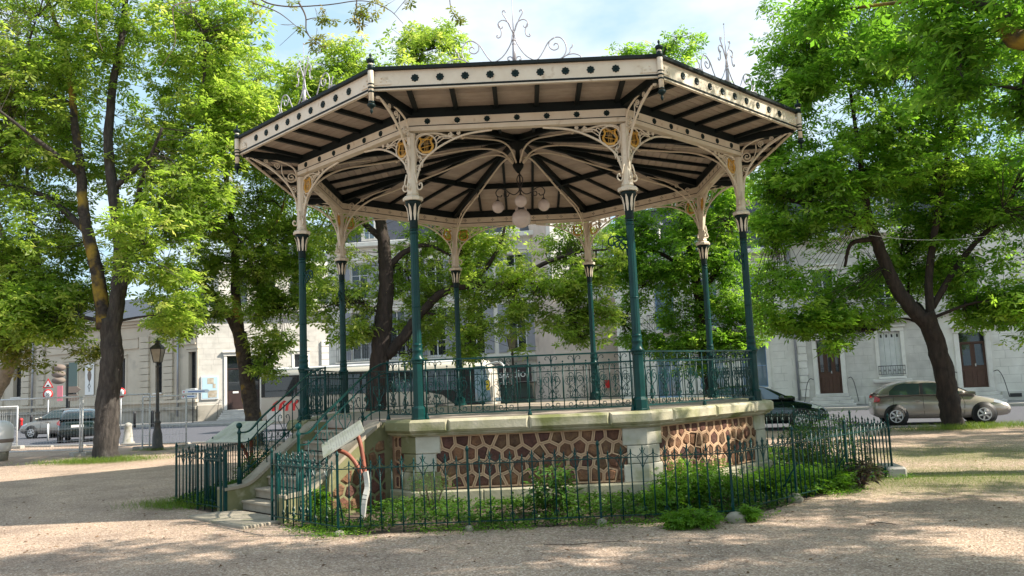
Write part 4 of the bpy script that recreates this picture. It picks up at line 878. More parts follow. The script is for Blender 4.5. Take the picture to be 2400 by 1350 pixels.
# --- museum: long facade with rusticated pilasters
mu_ = Fac('museum', 'long beige stone museum with grooved pilasters and narrow windows on the left', (-31, 45), -24)
hs = [(-4.09, -2.87, 2.34, 4.65), (1.2, 2.2, 2.34, 4.8), (5.21, 5.85, 2.2, 4.95), (-10.07, -9.1, 2.38, 4.75), (8.38, 9.05, 2.39, 4.92), (-14.5, -13.5, 2.38, 4.75), (-19, -18, 2.38, 4.75)]
mu_.wall(-32, 9.13, .1, 7.0, 'museum_stone', hs); mu_.body(-32, 9.0, 6.9, 10, 'museum_stone')
for h in hs: mu_.window(*h, 'plastic', 'glass', 'museum_stone', (1, 2), deep=.3)
for a, c in ((3.72, 4.65), (6.07, 6.95), (-9.0, -8.1), (-7.2, -6.4), (-12.2, -11.2), (-16.5, -15.6)):
    for i in range(10): mu_.box('rusticated_block', ((a+c)/2, -.07, 1.92+.46*i), (c-a, .20, .425), 'museum_stone', ch=.03)
mu_.course(-32, 9.2, 7.0, .18, .15, 'museum_stone', 'frieze'); mu_.course(-32, 9.25, 7.18, .22, .35, 'museum_stone', 'cornice'); mu_.course(-32, 9.22, 7.40, .20, .60, 'museum_stone', 'cornice')
for z, h_, o_ in ((1.45, .18, .22), (.95, .22, .26), (.1, .85, .16)): mu_.course(-32, 9.2, z, h_, o_, 'museum_base' if z < 1.4 else 'museum_stone', 'plinth')
for x0_, x1_ in ((-6.2, 3.5), (7.1, 9.0)):
    pn = mu_.box('frieze_panel', ((x0_+x1_)/2, -.02, 5.85), (x1_-x0_, .08, .62), 'museum_stone', ch=.02)
    for z in (5.49, 6.2): mu_.box('panel_moulding', ((x0_+x1_)/2, -.05, z), (x1_-x0_+.1, .14, .09), 'museum_stone', pn)
for x in (7.49, -7.65): q = B(); q.tube([(x, -.16, .5), (x, -.16, 7.0)], .07, 8); q.obj('downpipe', 'zinc', mu_.o)
q = B(); q.add([(-32, .1, 7.6), (9.2, .1, 7.6), (7.5, 5, 9.9), (-32, 5, 9.9), (7.5, 9, 9.9), (-32, 9, 9.9), (9.2, 10.3, 7.6), (-32, 10.3, 7.6)], [(0, 1, 2, 3), (3, 2, 4, 5), (5, 4, 6, 7), (1, 6, 4, 2)]); q.obj('roof', 'slate', mu_.o)
bn = mu_.box('banner', (-1.4, -.10, 3.48), (.92, .03, 2.40), 'white')
q = B(); q.ball((-1.4, -.125, 4.15), .15, 10, 6); q.obj('banner_print', 'mural_gold', bn); q = B(); q.lathe([(.05, 3.25), (.2, 3.45), (.26, 3.75), (.16, 4.0)], 10, (-1.4, -.10, 0)); q.v = [(x, -.118 if y < -.1 else -.11, z) for x, y, z in q.v]; q.obj('banner_print', 'mural_brown', bn)
q = B(); q.tube([(-1.4, -.125, 3.3), (-1.4, -.125, 3.1), (-1.53, -.125, 2.9), (-1.4, -.125, 2.7), (-1.27, -.125, 2.9), (-1.4, -.125, 3.1)], .02, 4); q.tube([(-1.4, -.125, 2.7), (-1.4, -.125, 2.5)], .02, 4); q.obj('banner_print', 'black', bn)
# --- museum corner wing with the big door
mw = Fac('museum_wing', 'pale corner wing of the museum with steps, dark brown door and a blue poster case', (-22.65, 41.28), 25)
hs = [(1.96, 4.20, .80, 4.55), (6.6, 7.5, 2.4, 4.6), (9.7, 10.6, 2.4, 4.6)]
mw.wall(0, 11.5, .1, 7.5, 'limestone_sunlit', hs); mw.body(0.3, 11.5, 7.4, 8, 'limestone2'); mw.door(*hs[0], 'wood_dark', .9, 2); mw.steps(1.7, 4.4, .72, 5)
for h in hs[1:]: mw.window(*h, 'white_frame', 'glass', 'limestone', (1, 1))
coursing(mw, .05, 8.4, 1.3, 7.3, .38, hs+[(.25, 1.4, 1.5, 3.2)]); mw.course(-.1, 11.5, 7.45, .22, .30, 'limestone', 'cornice'); mw.course(-.1, 11.5, 7.67, .24, .55, 'limestone', 'cornice'); mw.course(0, 1.6, .1, 1.1, .20, 'museum_base', 'plinth'); mw.course(4.6, 11.5, .1, 1.1, .20, 'museum_base', 'plinth')
for i in range(9): mw.box('rusticated_block', (8.9, -.06, 1.6+.46*i), (.75, .16, .42), 'limestone', ch=.03)
pc = mw.box('poster_case', (.82, -.06, 2.38), (1.14, .10, 1.60), 'galv'); mw.box('poster', (.82, -.115, 2.38), (1.0, .012, 1.46), 'poster_blue', pc)
for c, d in (((.86, 2.85), (.42, .42)), ((.98, 2.05), (.62, .28)), ((.98, 1.80), (.58, .20)), ((1.1, 2.5), (.2, .3))): mw.box('poster_picture', (c[0], -.123, c[1]), (d[0], .008, d[1]), 'poster_brown', pc)
mw.box('letter_plate', (2.55, .165, 2.0), (.38, .02, .13), 'white'); mw.box('upper_storey', (6, 4, 9.4), (9, 6, 3.8), 'limestone_sunlit'); mw.box('upper_cornice', (6, 4, 11.35), (9.6, 6.6, .3), 'limestone')
for x in (3, 5, 7, 9): mw.box('upper_window', (x, .99, 9.3), (.9, .06, 1.9), 'glass')
q = B(); q.add([(1.3, .9, 11.5), (10.7, .9, 11.5), (10.7, 7.2, 11.5), (1.3, 7.2, 11.5), (3.5, 4, 13.2), (8.5, 4, 13.2)], [(0, 1, 5, 4), (1, 2, 5), (2, 3, 4, 5), (3, 0, 4)]); q.obj('roof', 'slate', mw.o)

# ================================================================ vehicles
def loft(st, n=None):
    q = B(); m = len(st[0]); vs = [p for s_ in st for p in s_]
    q.add(vs, [(i*m+k, i*m+(k+1) % m, (i+1)*m+(k+1) % m, (i+1)*m+k) for i in range(len(st)-1) for k in range(m)]+[tuple(range(m-1, -1, -1)), tuple((len(st)-1)*m+k for k in range(m))], True); return q
def sec(x, zb, zs, zt, w_, wt, tum=.0):
    L_ = [(x, -w_*.86, zb), (x, -w_*.97, zb+.10), (x, -w_, (zb+zs)/2), (x, -w_*.985, zs), (x, -wt*1.0, zt-.02), (x, -wt*.7, zt)]
    return L_+[(a, -y, z) for a, y, z in reversed(L_)]
def wheel(par, x, y, r, wd, s):
    q = B(); q.tube([(x, y, r), (x, y+s*wd, r)], r, 24); t_ = q.obj('wheel', 'rubber', par)
    q = B(); q.tube([(x, y+s*(wd-.03), r), (x, y+s*(wd+.006), r)], [r*.66, r*.66], 20); q.obj('rim_back', 'plastic', t_)
    q = B(); q.tube([(x, y+s*(wd+.004), r), (x, y+s*(wd+.020), r)], .055, 10)
    for i in range(6):
        a = 2*PI*i/6+.3; q.bar((x, y+s*(wd+.010), r), (x+math.cos(a)*r*.62, y+s*(wd+.006), r+math.sin(a)*r*.62), .05, .014, up=(0, 1, 0))
    for i in range(20):
        a, c = 2*PI*i/20, 2*PI*(i+1)/20; q.bar((x+math.cos(a)*r*.63, y+s*(wd+.006), r+math.sin(a)*r*.63), (x+math.cos(c)*r*.63, y+s*(wd+.006), r+math.sin(c)*r*.63), .03, .012, up=(0, 1, 0))
    q.obj('rim', 'alloy', t_)
def car(label, loc, rz, paint, L_=4.03, H=1.49, W_=.84, wb=2.57, ra=.30, glassm='glass_green', van=False, group='parked cars'):
    """nose towards +x; profile from side view, tumblehome roof"""
    ro = empty('parked_car', (loc[0], loc[1], 0), rz, label, 'car', group); h = H/1.49; x0 = -L_/2; f = L_/4.03
    X = lambda a: x0+a*f
    body = [(0.0, .42, .60, .80), (.04, .33, .62, .93), (.18, .27, .66, .98), (.55, .24, .68, 1.00), (1.2, .22, .68, 1.00), (2.0, .21, .67, .985), (2.75, .21, .66, .965), (3.0, .22, .66, .945), (3.35, .23, .64, .87), (3.68, .25, .60, .78), (3.90, .28, .55, .68), (4.0, .34, .50, .60), (4.03, .40, .47, .54)]
    st = [sec(X(a), zb*h, zs*h, zt*h, W_*(.80 if a in (0, 4.03) else .90 if a in (.04, 4.0) else .96 if a in (.18, 3.90) else 1), W_*(.72 if a in (0, 4.03) else .80 if a in (.04, 4.0) else .88)) for a, zb, zs, zt in body]
    bd = loft(st).obj('body', paint, ro)
    gh = [(.10, .96, 1.00), (.26, .97, 1.20), (.48, .98, 1.36), (.80, .985, 1.45), (1.25, .99, 1.49), (1.75, .98, 1.475), (2.15, .98, 1.41), (2.55, .97, 1.22), (3.05, .95, .965)]
    st = [sec(X(a), zb*h, (zb+.02)*h, zt*h, W_*.90, W_*(.90-.36*max(0, (zt-zb))*.8)) for a, zb, zt in gh]
    loft(st).obj('cabin', paint, ro)
    def side(P, nm, m, off=.0):
        for s in (-1, 1):
            q = B(); V = []
            for a, z in P:
                t_ = max(0, (z-.97)); w_ = W_*(.905-.30*t_*.95)+.004+off; V.append((X(a), s*w_, z*h))
            q.ext(V if s < 0 else V[::-1], (0, s*.008, 0)); q.obj(nm, m, bd)
    side([(.50, 1.03), (1.42, 1.02), (1.44, 1.40), (1.0, 1.415), (.74, 1.36), (.52, 1.16)], 'side_window', glassm); side([(1.53, 1.02), (2.62, 1.0), (2.66, 1.04), (2.12, 1.37), (1.85, 1.405), (1.54, 1.41)], 'side_window', glassm)
    side([(1.435, 1.02), (1.53, 1.02), (1.54, 1.41), (1.44, 1.41)], 'pillar', 'plastic')
    q = B()          # windscreen and rear window
    q.add([(X(2.22), -W_*.66, 1.405*h), (X(2.22), W_*.66, 1.405*h), (X(2.93), W_*.80, 1.0*h), (X(2.93), -W_*.80, 1.0*h)], [(0, 1, 2, 3)]); q.v = [(x+.03, y, z+.02) for x, y, z in q.v]; q.obj('windscreen', 'glass_sky', bd)
    q = B(); q.add([(X(.50), -W_*.62, 1.375*h), (X(.50), W_*.62, 1.375*h), (X(.15), W_*.74, 1.05*h), (X(.15), -W_*.74, 1.05*h)], [(0, 1, 2, 3)]); q.v = [(x-.02, y, z) for x, y, z in q.v]; q.obj('rear_window', 'glass', bd)
    xw = (X(.66*1), X(.66)+wb)
    for x in xw:
        for s in (-1, 1):
            q = B(); q.tube([(x, s*(W_-.10), ra+.015), (x, s*(W_+.002), ra+.015)], ra*1.22, 26); q.obj('wheel_arch', 'plastic', bd); wheel(ro, x, s*(W_-.17), ra, .18, s)
    for s in (-1, 1):
        q = B(); q.ext([(X(.02), s*W_*.86, .80*h), (X(.20), s*(W_+.004), .84*h), (X(.22), s*(W_+.002), .93*h), (X(.07), s*W_*.87, 1.02*h)], (0, s*.012, 0)); q.obj('tail_light', 'taillight', bd)
        q = B(); q.ext([(X(3.52), s*(W_*.975), .70*h), (X(3.93), s*W_*.85, .60*h), (X(3.90), s*W_*.84, .67*h), (X(3.55), s*W_*.935, .80*h)], (0, s*.02, 0)); q.obj('headlight', 'headlight', bd)
        q = B(); q.ball((X(2.62), s*(W_+.09), 1.05*h), .085, 10, 6, .75); q.obj('mirror', paint, bd)
        q = B()
        for P in ([(.62, .97), (.60, .70), (.80, .42)], [(1.50, 1.0), (1.50, .35)], [(2.62, .98), (2.70, .70), (2.66, .34)], [(1.0, .33), (2.66, .33)]):
            V = [(X(a), s*(W_*1.003 if z < .8 else W_*.975), z*h) for a, z in P]; q.tube(V, .006, 4)
        q.obj('door_gaps', 'plastic', bd)
        for a in (1.25, 2.2): q = B(); q.bar((X(a), s*(W_+.005), .83*h), (X(a+.16), s*(W_+.005), .83*h), .02, .03); q.obj('door_handle', paint, bd)
        q = B(); q.bar((X(.98), s*(W_+.006), .52*h), (X(2.70), s*(W_+.006), .50*h), .014, .05); q.obj('rub_strip', paint, bd)
    q = B(); q.box((X(3.97), 0, .42*h), (.09, W_*1.2, .13)); q.obj('grille', 'plastic', bd); q = B(); q.box((X(4.03), 0, .42*h), (.02, .50, .11)); q.obj('number_plate', 'white', bd)
    q = B(); q.box((X(-.005), 0, .74*h), (.02, .50, .11)); q.obj('number_plate', 'white', bd)
    return ro
cg = lambda x0, y0, x1, y1: ((gp(x0, y0)[0]+gp(x1, y1)[0])/2, (gp(x0, y0)[1]+gp(x1, y1)[1])/2)
car('metallic brown hatchback parked behind the leaning tree on the right', (12.72, 10.0), R(-16), 'carbrown', 3.80, 1.34, .78, 2.42, .285, group='cars parked along the square')
car('very dark green car whose bonnet shows right of the bandstand', (7.45, 10.6), R(-14), 'cardark', 3.9, 1.42, .80, 2.45, .29, 'glass_sky', group='cars parked along the square')
car('small grey hatchback parked side on behind the wire barriers', (-24.3, 27.5), R(170), 'cargrey', group='cars beyond the barriers')
car('dark maroon car seen from behind between barrier posts and the big tree', (-20.6, 22.4), R(112), 'cardark', 3.9, 1.47, .83, group='cars beyond the barriers')
# --- coach
bu_ = empty('coach', (-7.0, 24.2, 0), R(-5), 'cream and black touring coach parked behind the bandstand railings', 'coach'); BL, BH, BW = 11.3, 2.98, 1.22
def bsec(x, zb, zt, w_, c): return [(x, -w_, zb), (x, -w_, zt-c), (x, -w_+c*.4, zt-c*.35), (x, -w_+c, zt), (x, w_-c, zt), (x, w_-c*.4, zt-c*.35), (x, w_, zt-c), (x, w_, zb)]
q = loft([bsec(-BL/2, .5, 2.80, 1.12, .3), bsec(-BL/2+.15, .36, 2.92, BW, .28), bsec(3.8, .34, BH, BW, .28), bsec(BL/2-.5, .34, BH-.02, BW, .30), bsec(BL/2-.12, .36, 2.55, 1.16, .3), bsec(BL/2, .40, 1.3, 1.06, .2)]); bb_ = q.obj('body', 'buscream', bu_)
q = B(); q.box((-.4, 0, 2.90), (BL-1.9, BW*2-.3, .20), ch=.05); q.obj('roof', 'buswhite', bb_)
q = B(); q.ext([(-BL/2+.12, -BW-.006, 1.62), (2.2, -BW-.006, 1.62), (3.2, -BW-.006, 1.40), (4.0, -BW-.006, .75), (4.3, -BW-.006, .40), (BL/2-.42, -BW-.006, .40), (BL/2-.55, -BW-.006, 2.6), (-BL/2+.12, -BW-.006, 2.62)], (0, -.012, 0)); q.obj('black_side_band', 'black', bb_)
for i in range(6): q = B(); q.box((-BL/2+1.05+1.58*i, -BW-.022, 2.08), (1.48, .012, .92)); q.obj('side_window', 'glass', bb_)
q = B(); q.add([(BL/2-.40, -1.10, 2.66), (BL/2-.40, 1.10, 2.66), (BL/2+.04, 1.02, 1.0), (BL/2+.04, -1.02, 1.0)], [(0, 1, 2, 3)]); q.obj('windscreen', 'glass_sky', bb_)
q = B(); q.ext([(BL/2-.40, -1.225, 2.66), (BL/2-.14, -1.225, 1.0), (BL/2-.9, -1.24, 1.0), (BL/2-.9, -1.24, 2.66)], (0, -.02, 0)); q.obj('driver_window', 'glass_sky', bb_)
for s in (-1, 1):
    q = B(); q.tube(smooth([(BL/2-.35, s*1.1, 2.70), (BL/2+.25, s*1.22, 2.80), (BL/2+.50, s*1.28, 2.55), (BL/2+.50, s*1.28, 2.2)], 4), .045, 8); q.box((BL/2+.50, s*1.28, 1.98), (.14, .24, .48), ch=.03); q.obj('mirror_arm', 'carsilver' if s < 0 else 'plastic', bb_)
    for x in (-BL/2+2.6, BL/2-2.55): wheel(bu_, x, s*(BW-.28), .50, .28, s)
for i in range(4): q = B(); q.ext([(-BL/2+.62+.33*i, -BW-.004, .95), (-BL/2+.76+.33*i, -BW-.004, .95), (-BL/2+.80+.33*i, -BW-.004, 1.22), (-BL/2+1.02+.33*i, -BW-.004, 1.40), (-BL/2+.90+.33*i, -BW-.004, 1.45), (-BL/2+.68+.33*i, -BW-.004, 1.28)], (0, -.006, 0)); q.obj('red_flash', 'red', bb_)
q = B()
for i in range(9): q.box((-BL/2+.75, -BW-.004, .50+.055*i), (.75, .012, .03))
q.obj('engine_grille', 'galv', bb_)
q = B(); q.box((BL/2-.30, -1.235, 1.75), (.16, .03, .45)); q.obj('yellow_sticker', 'yellow', bb_)

# ================================================================ street furniture
def lamp(label, x, y, hgt=3.85):
    ro = empty('street_lamp', (x, y, 0), 0, label, 'street lamp', 'lantern lamp posts'); k = hgt/3.85
    q = B(); q.lathe([(.21, 0), (.21, .12), (.18, .16), (.16, .55), (.12, .72), (.10, .90), (.12, .93), (.12, .97), (.075, 1.02), (.075, 1.10), (.075, 1.25), (.10, 1.28), (.06, 1.34), (.05, 2.4), (.045, 2.85), (.07, 2.88), (.07, 2.92), (.04, 2.95), (.06, 3.05)], 12); q.obj('post', 'cast_grey', ro)
    q = B()
    def fr(z0, z1, a, c):
        for i in range(4):
            t0, t1 = R(45+90*i), R(135+90*i); q.bar((a*math.cos(t0), a*math.sin(t0), z0), (c*math.cos(t0), c*math.sin(t0), z1), .022, .022)
            for z, r in ((z0, a), (z1, c)): q.bar((r*math.cos(t0), r*math.sin(t0), z), (r*math.cos(t1), r*math.sin(t1), z), .022, .022)
    fr(3.05, 3.52, .15, .26)
    q.lathe([(.31, 3.52), (.29, 3.55), (.19, 3.64), (.15, 3.66), (.10, 3.70), (.09, 3.76), (.12, 3.78), (.05, 3.83), (.01, 3.92)], 4, off=R(45), smooth=False); la = q.obj('lantern', 'cast_grey', ro)
    q = B()
    for i in range(4):
        t0, t1 = R(45+90*i), R(135+90*i); q.add([(.145*math.cos(t0), .145*math.sin(t0), 3.05), (.145*math.cos(t1), .145*math.sin(t1), 3.05), (.252*math.cos(t1), .252*math.sin(t1), 3.52), (.252*math.cos(t0), .252*math.sin(t0), 3.52)], [(0, 1, 2, 3)])
    q.obj('lantern_glass', 'glass_lamp', la)
lamp('old lantern lamp post with a heavy base beside the barriers on the left', -12.95, 12.9); lamp('old lantern lamp post seen through the bandstand behind the railing', -.48, 15.5, 3.75)
# galvanised wire barriers
def barrier(label, x0, y0, x1, y1, h=1.95, tilt=0):
    ro = empty('wire_barrier', (x0, y0, 0), math.atan2(y1-y0, x1-x0), label, 'barrier', 'temporary wire barriers'); l = math.hypot(x1-x0, y1-y0); q = B()
    for x in (0, l): q.tube([(x, 0, .08), (x, 0, h)], .030, 8)
    q.tube([(0, 0, h), (l, 0, h)], .030, 8); q.tube([(0, 0, .2), (l, 0, .2)], .018, 6); q.obj('frame', 'galv', ro)
    q = B(); n = int(l/.11)
    for i in range(1, n): q.tube([(l*i/n, 0, .2), (l*i/n, 0, h)], .0032, 3, cap=False)
    for z in (.5, .9, 1.45): q.tube([(0, 0, z), (l, 0, z)], .006, 4)
    tag(q.obj('wires', 'galv', ro), kind='stuff')
    for x in (0, l): B().box((x, 0, .06), (.62, .24, .13), 0, ch=.02).obj('concrete_foot', 'concrete', ro)
barrier('galvanised wire barrier panel left of the big tree trunk', -18.5, 12.1, -14.98, 11.6); barrier('middle galvanised wire barrier panel between the left edge and the big tree', -20.3, 12.34, -18.6, 12.12); barrier('galvanised wire barrier panel nearest the left edge', -23.8, 12.8, -20.4, 12.35); barrier('wire barrier panel running behind the big tree trunk', -14.9, 11.6, -13.4, 13.3); barrier('far wire barrier panel beyond the kerb by the parked cars', -24, 18.6, -20.8, 17.7, 1.7)
barrier('dull grey wire barrier beside the old lamp post', -13.7, 13.4, -12.2, 13.55, 1.85)
def round_sign(label, x, y, tri=False, h=2.3):
    ro = empty('road_sign', (x, y, .12), 0, label, 'road sign', 'road signs by the museum'); q = B(); q.tube([(0, 0, 0), (0, 0, h)], .035, 8); q.obj('post', 'galv', ro)
    q = B(); q.tube([(0, -.05, h-.05), (0, -.075, h-.05)], .33, 24); q.obj('red_ring', 'red', ro); q = B(); q.tube([(0, -.07, h-.05), (0, -.082, h-.05)], .23, 24); q.obj('white_face', 'white', ro)
    text('speed', '30', .27, 'black', ro, TR(0, -.086, h-.06) @ Matrix.Rotation(R(90), 4, 'X'))
    if tri:
        q = B(); q.ext([(-.36, -.05, h+.36), (.36, -.05, h+.36), (0, -.05, h+.98)], (0, -.025, 0)); q.obj('triangle', 'red', ro); q = B(); q.ext([(-.24, -.078, h+.43), (.24, -.078, h+.43), (0, -.078, h+.84)], (0, -.006, 0)); q.obj('triangle_face', 'white', ro); q = B(); q.ext([(-.12, -.088, h+.46), (.12, -.088, h+.46), (.05, -.088, h+.56), (-.05, -.088, h+.56)], (0, -.003, 0)); q.obj('hump_symbol', 'black', ro)
round_sign('round red speed sign with a white triangle above it on the left', px(112, 1000, 38)[0], 38, True); round_sign('round red bordered sign half hidden by the big tree trunk', px(283, 995, 38)[0], 38, False, 2.2)
ds = empty('finger_post', (px(452, 995, 38.5)[0], 38.5, .12), 0, 'white direction sign with two finger boards in front of the museum', 'direction sign'); q = B(); q.tube([(0, 0, 0), (0, 0, 2.15)], .035, 8); q.obj('post', 'plastic', ds); q = B(); q.tube([(-.4, .02, 0), (-.4, .02, 1.8)], .03, 8); q.obj('post', 'plastic', ds)
for i, (a, c, z) in enumerate(((-.68, 1.0, 2.03), (-.72, .18, 1.72))):
    q = B(); q.ext([(a, -.05, z-.11), (c, -.05, z-.11), (c+.14, -.05, z), (c, -.05, z+.11), (a, -.05, z+.11)], (0, -.03, 0)); fb = q.obj('finger_board', 'white', ds); q = B(); q.box(((a+c)/2+.1, -.083, z), ((c-a)*.66, .005, .06)); q.obj('board_text', 'sign_blue', fb)
    q = B(); q.box((a+.12, -.083, z), (.09, .005, .09)); q.obj('board_emblem', 'red', fb)
bs_ = empty('brown_sign_post', (px(158, 1010, 36)[0], 36, .12), 0, 'dark post with brown oval and arrow shaped direction boards before the museum', 'direction sign'); q = B(); q.box((0, 0, 2.0), (.18, .14, 4.0)); q.obj('post', 'black', bs_)
for i, z in enumerate((3.85, 3.45, 3.05)): q = B(); q.tube([(-.55, -.10, z), (-.55, -.14, z)], .30, 16); q.v = [(x*1.15 if False else -.55+(x+.55)*1.5, y, 3.45+(zz-3.45) if False else z+(zz-z)*.75) for x, y, zz in q.v]; q.obj('oval_board', 'mural_brown', bs_)
for z, m in ((3.4, 'glass_green'), (2.45, 'mural_brown'), (1.95, 'mural_brown')):
    q = B(); hh = .75 if z > 3 else .20; q.ext([(.09, -.10, z-hh), (.62, -.10, z-hh), (.62 if z > 3 else .86, -.10, z), (.62, -.10, z+hh), (.09, -.10, z+hh)], (0, -.04, 0)); q.obj('arrow_board', m, bs_)
q = B(); q.box((-.45, -.12, 2.25), (.34, .04, .95)); q.obj('pink_notice', 'pink', bs_)
for i, (x, y, yv, lab) in enumerate(((315, 1005, 34.5, 'dark round topped bollard left of the old lamp post'), (357, 1003, 34.5, 'dark bollard showing just behind the old lamp post'), (42, 1008, 37, 'dark bollard near the red hydrant at the far left'), (73, 1006, 37, 'dark bollard between the drainpipe and the round sign'))):
    p = px(x, y, yv); q = B(); q.lathe([(.085, 0), (.085, .80), (.095, .82), (.095, .90), (.06, .97), (.01, 1.0)], 10); o = q.obj('bollard', 'plastic', None, TR(p[0], yv, .1)); tag(o, lab, 'bollard', 'dark bollards along the museum pavement')
for i, x in enumerate((112, 139, 164, 196)):
    p = gp(x, 1034-i*1.2); q = B(); q.tube([(0, 0, 0), (0, 0, .78)], .045, 8); q.ball((0, 0, .78), .046, 8, 4); o = q.obj('thin_bollard', 'galv', None, TR(p[0], p[1])); tag(o, ('first', 'second', 'third', 'fourth')[i]+' thin grey bollard from the left behind the wire barrier', 'bollard', 'thin grey bollards')
q = B(); q.lathe([(.26, 0), (.26, .06), (.20, .10), (.14, .70), (.15, .73), (.12, .82), (.03, .86)], 14); o = q.obj('stone_bollard', 'concrete', None, TR(*gp(300, 1040))); tag(o, 'pale tapered stone bollard right of the big tree trunk', 'bollard')
p = gp(45, 1004); q = B(); q.lathe([(.12, 0), (.12, .1), (.09, .14), (.09, .62), (.12, .65), (.10, .74), (.02, .80)], 10); o = q.obj('fire_hydrant', 'red', None, TR(px(45, 1000, 37)[0], 37.2, .12)); tag(o, 'small red hydrant on the museum pavement', 'hydrant')
wb_ = empty('litter_bin', (*gp(2, 1080)[:2], 0), 0, 'rounded white litter bin with a brown band at the left edge', 'litter bin'); q = B(); q.lathe([(.26, .30), (.33, .62), (.36, .95), (.33, 1.12), (.22, 1.24), (.05, 1.29)], 14); q.obj('hood', 'white', wb_); q = B(); q.lathe([(.27, .50), (.275, .62)], 14); q.lathe([(.20, 0), (.24, .50)], 14); q.obj('foot', 'fieldstone', wb_)
q = B(); q.lathe([(.322, .58), (.345, .60), (.352, .68), (.345, .70)], 14); q.obj('band', 'mural_brown', wb_)
# overhead wire strung between the trees on the right
q = B(); q.tube(smooth([px(2010, 548, 7.0), px(2150, 562, 7.0), px(2300, 555, 7.0), px(2460, 520, 7.0)], 6), .006, 4); tag(q.obj('wire', 'galv'), 'thin pale wire strung across the leaves of the right tree', 'wire')
# ornamental wall lamps arms on columns: scrolled iron arm on the right rear column

# ================================================================ trees and plants
def leafcloud(name, pos, fwd, nrm, size, material, parent=None, kind=5, rnd_=None, M=None):
    """pos, fwd (leaf axis), nrm: (N,3); size: (N,). kind: palmate leaf of 5 or 7 leaflets, 1 = single pointed leaf, 0 = blade"""
    N = len(pos); nrm = nrm/np.linalg.norm(nrm, axis=1, keepdims=True); fwd = fwd-nrm*(fwd*nrm).sum(1, keepdims=True); fwd /= np.linalg.norm(fwd, axis=1, keepdims=True)+1e-9
    rt = np.cross(fwd, nrm); T = []
    if kind >= 5:
        angs = np.radians(np.linspace(-118, 118, kind)); ln = 1-.38*np.abs(np.linspace(-1, 1, kind))
        for a, l in zip(angs, ln):
            ca, sa = math.cos(a), math.sin(a); w_ = .19*l
            for d, o in ((.03, 0), (.68*l, -w_), (l, 0), (.68*l, w_)): T.append((d*ca-o*sa, d*sa+o*ca, -.32*d*d))
    elif kind == 1: T = [(0, 0, 0), (.5, -.2, .03), (1, 0, -.2), (.5, .2, .03)]
    else: T = [(0, -.03, 0), (.6, -.02, 0), (1, 0, -.15), (.6, .02, 0)]
    T = np.array(T); V = pos[:, None, :]+size[:, None, None]*(T[None, :, 0:1]*fwd[:, None, :]+T[None, :, 1:2]*rt[:, None, :]+T[None, :, 2:3]*nrm[:, None, :])
    m = len(T); nf = N*m//4; me = bpy.data.meshes.new(name)
    me.vertices.add(N*m); me.vertices.foreach_set('co', V.reshape(-1).astype(np.float32))
    me.loops.add(N*m); me.loops.foreach_set('vertex_index', np.arange(N*m, dtype=np.int32))
    me.polygons.add(nf); me.polygons.foreach_set('loop_start', np.arange(0, N*m, 4, dtype=np.int32))
    at = me.attributes.new('rnd', 'FLOAT', 'POINT'); at.data.foreach_set('value', np.repeat(np.random.rand(N) if rnd_ is None else np.clip(rnd_, 0, 1), m).astype(np.float32))
    me.materials.append(MT[material]); me.update(); me.validate(); return link(name, me, parent, M)
def gate_noise(P, f=.55, ph=0):
    x, y, z = P[:, 0]*f+ph, P[:, 1]*f+1.3*ph, P[:, 2]*f-.7*ph
    return (np.sin(2.1*x+1.3*np.sin(1.7*y))+np.sin(2.3*y+1.1*np.sin(1.9*z))+np.sin(2.6*z+1.2*np.sin(1.5*x)))/3
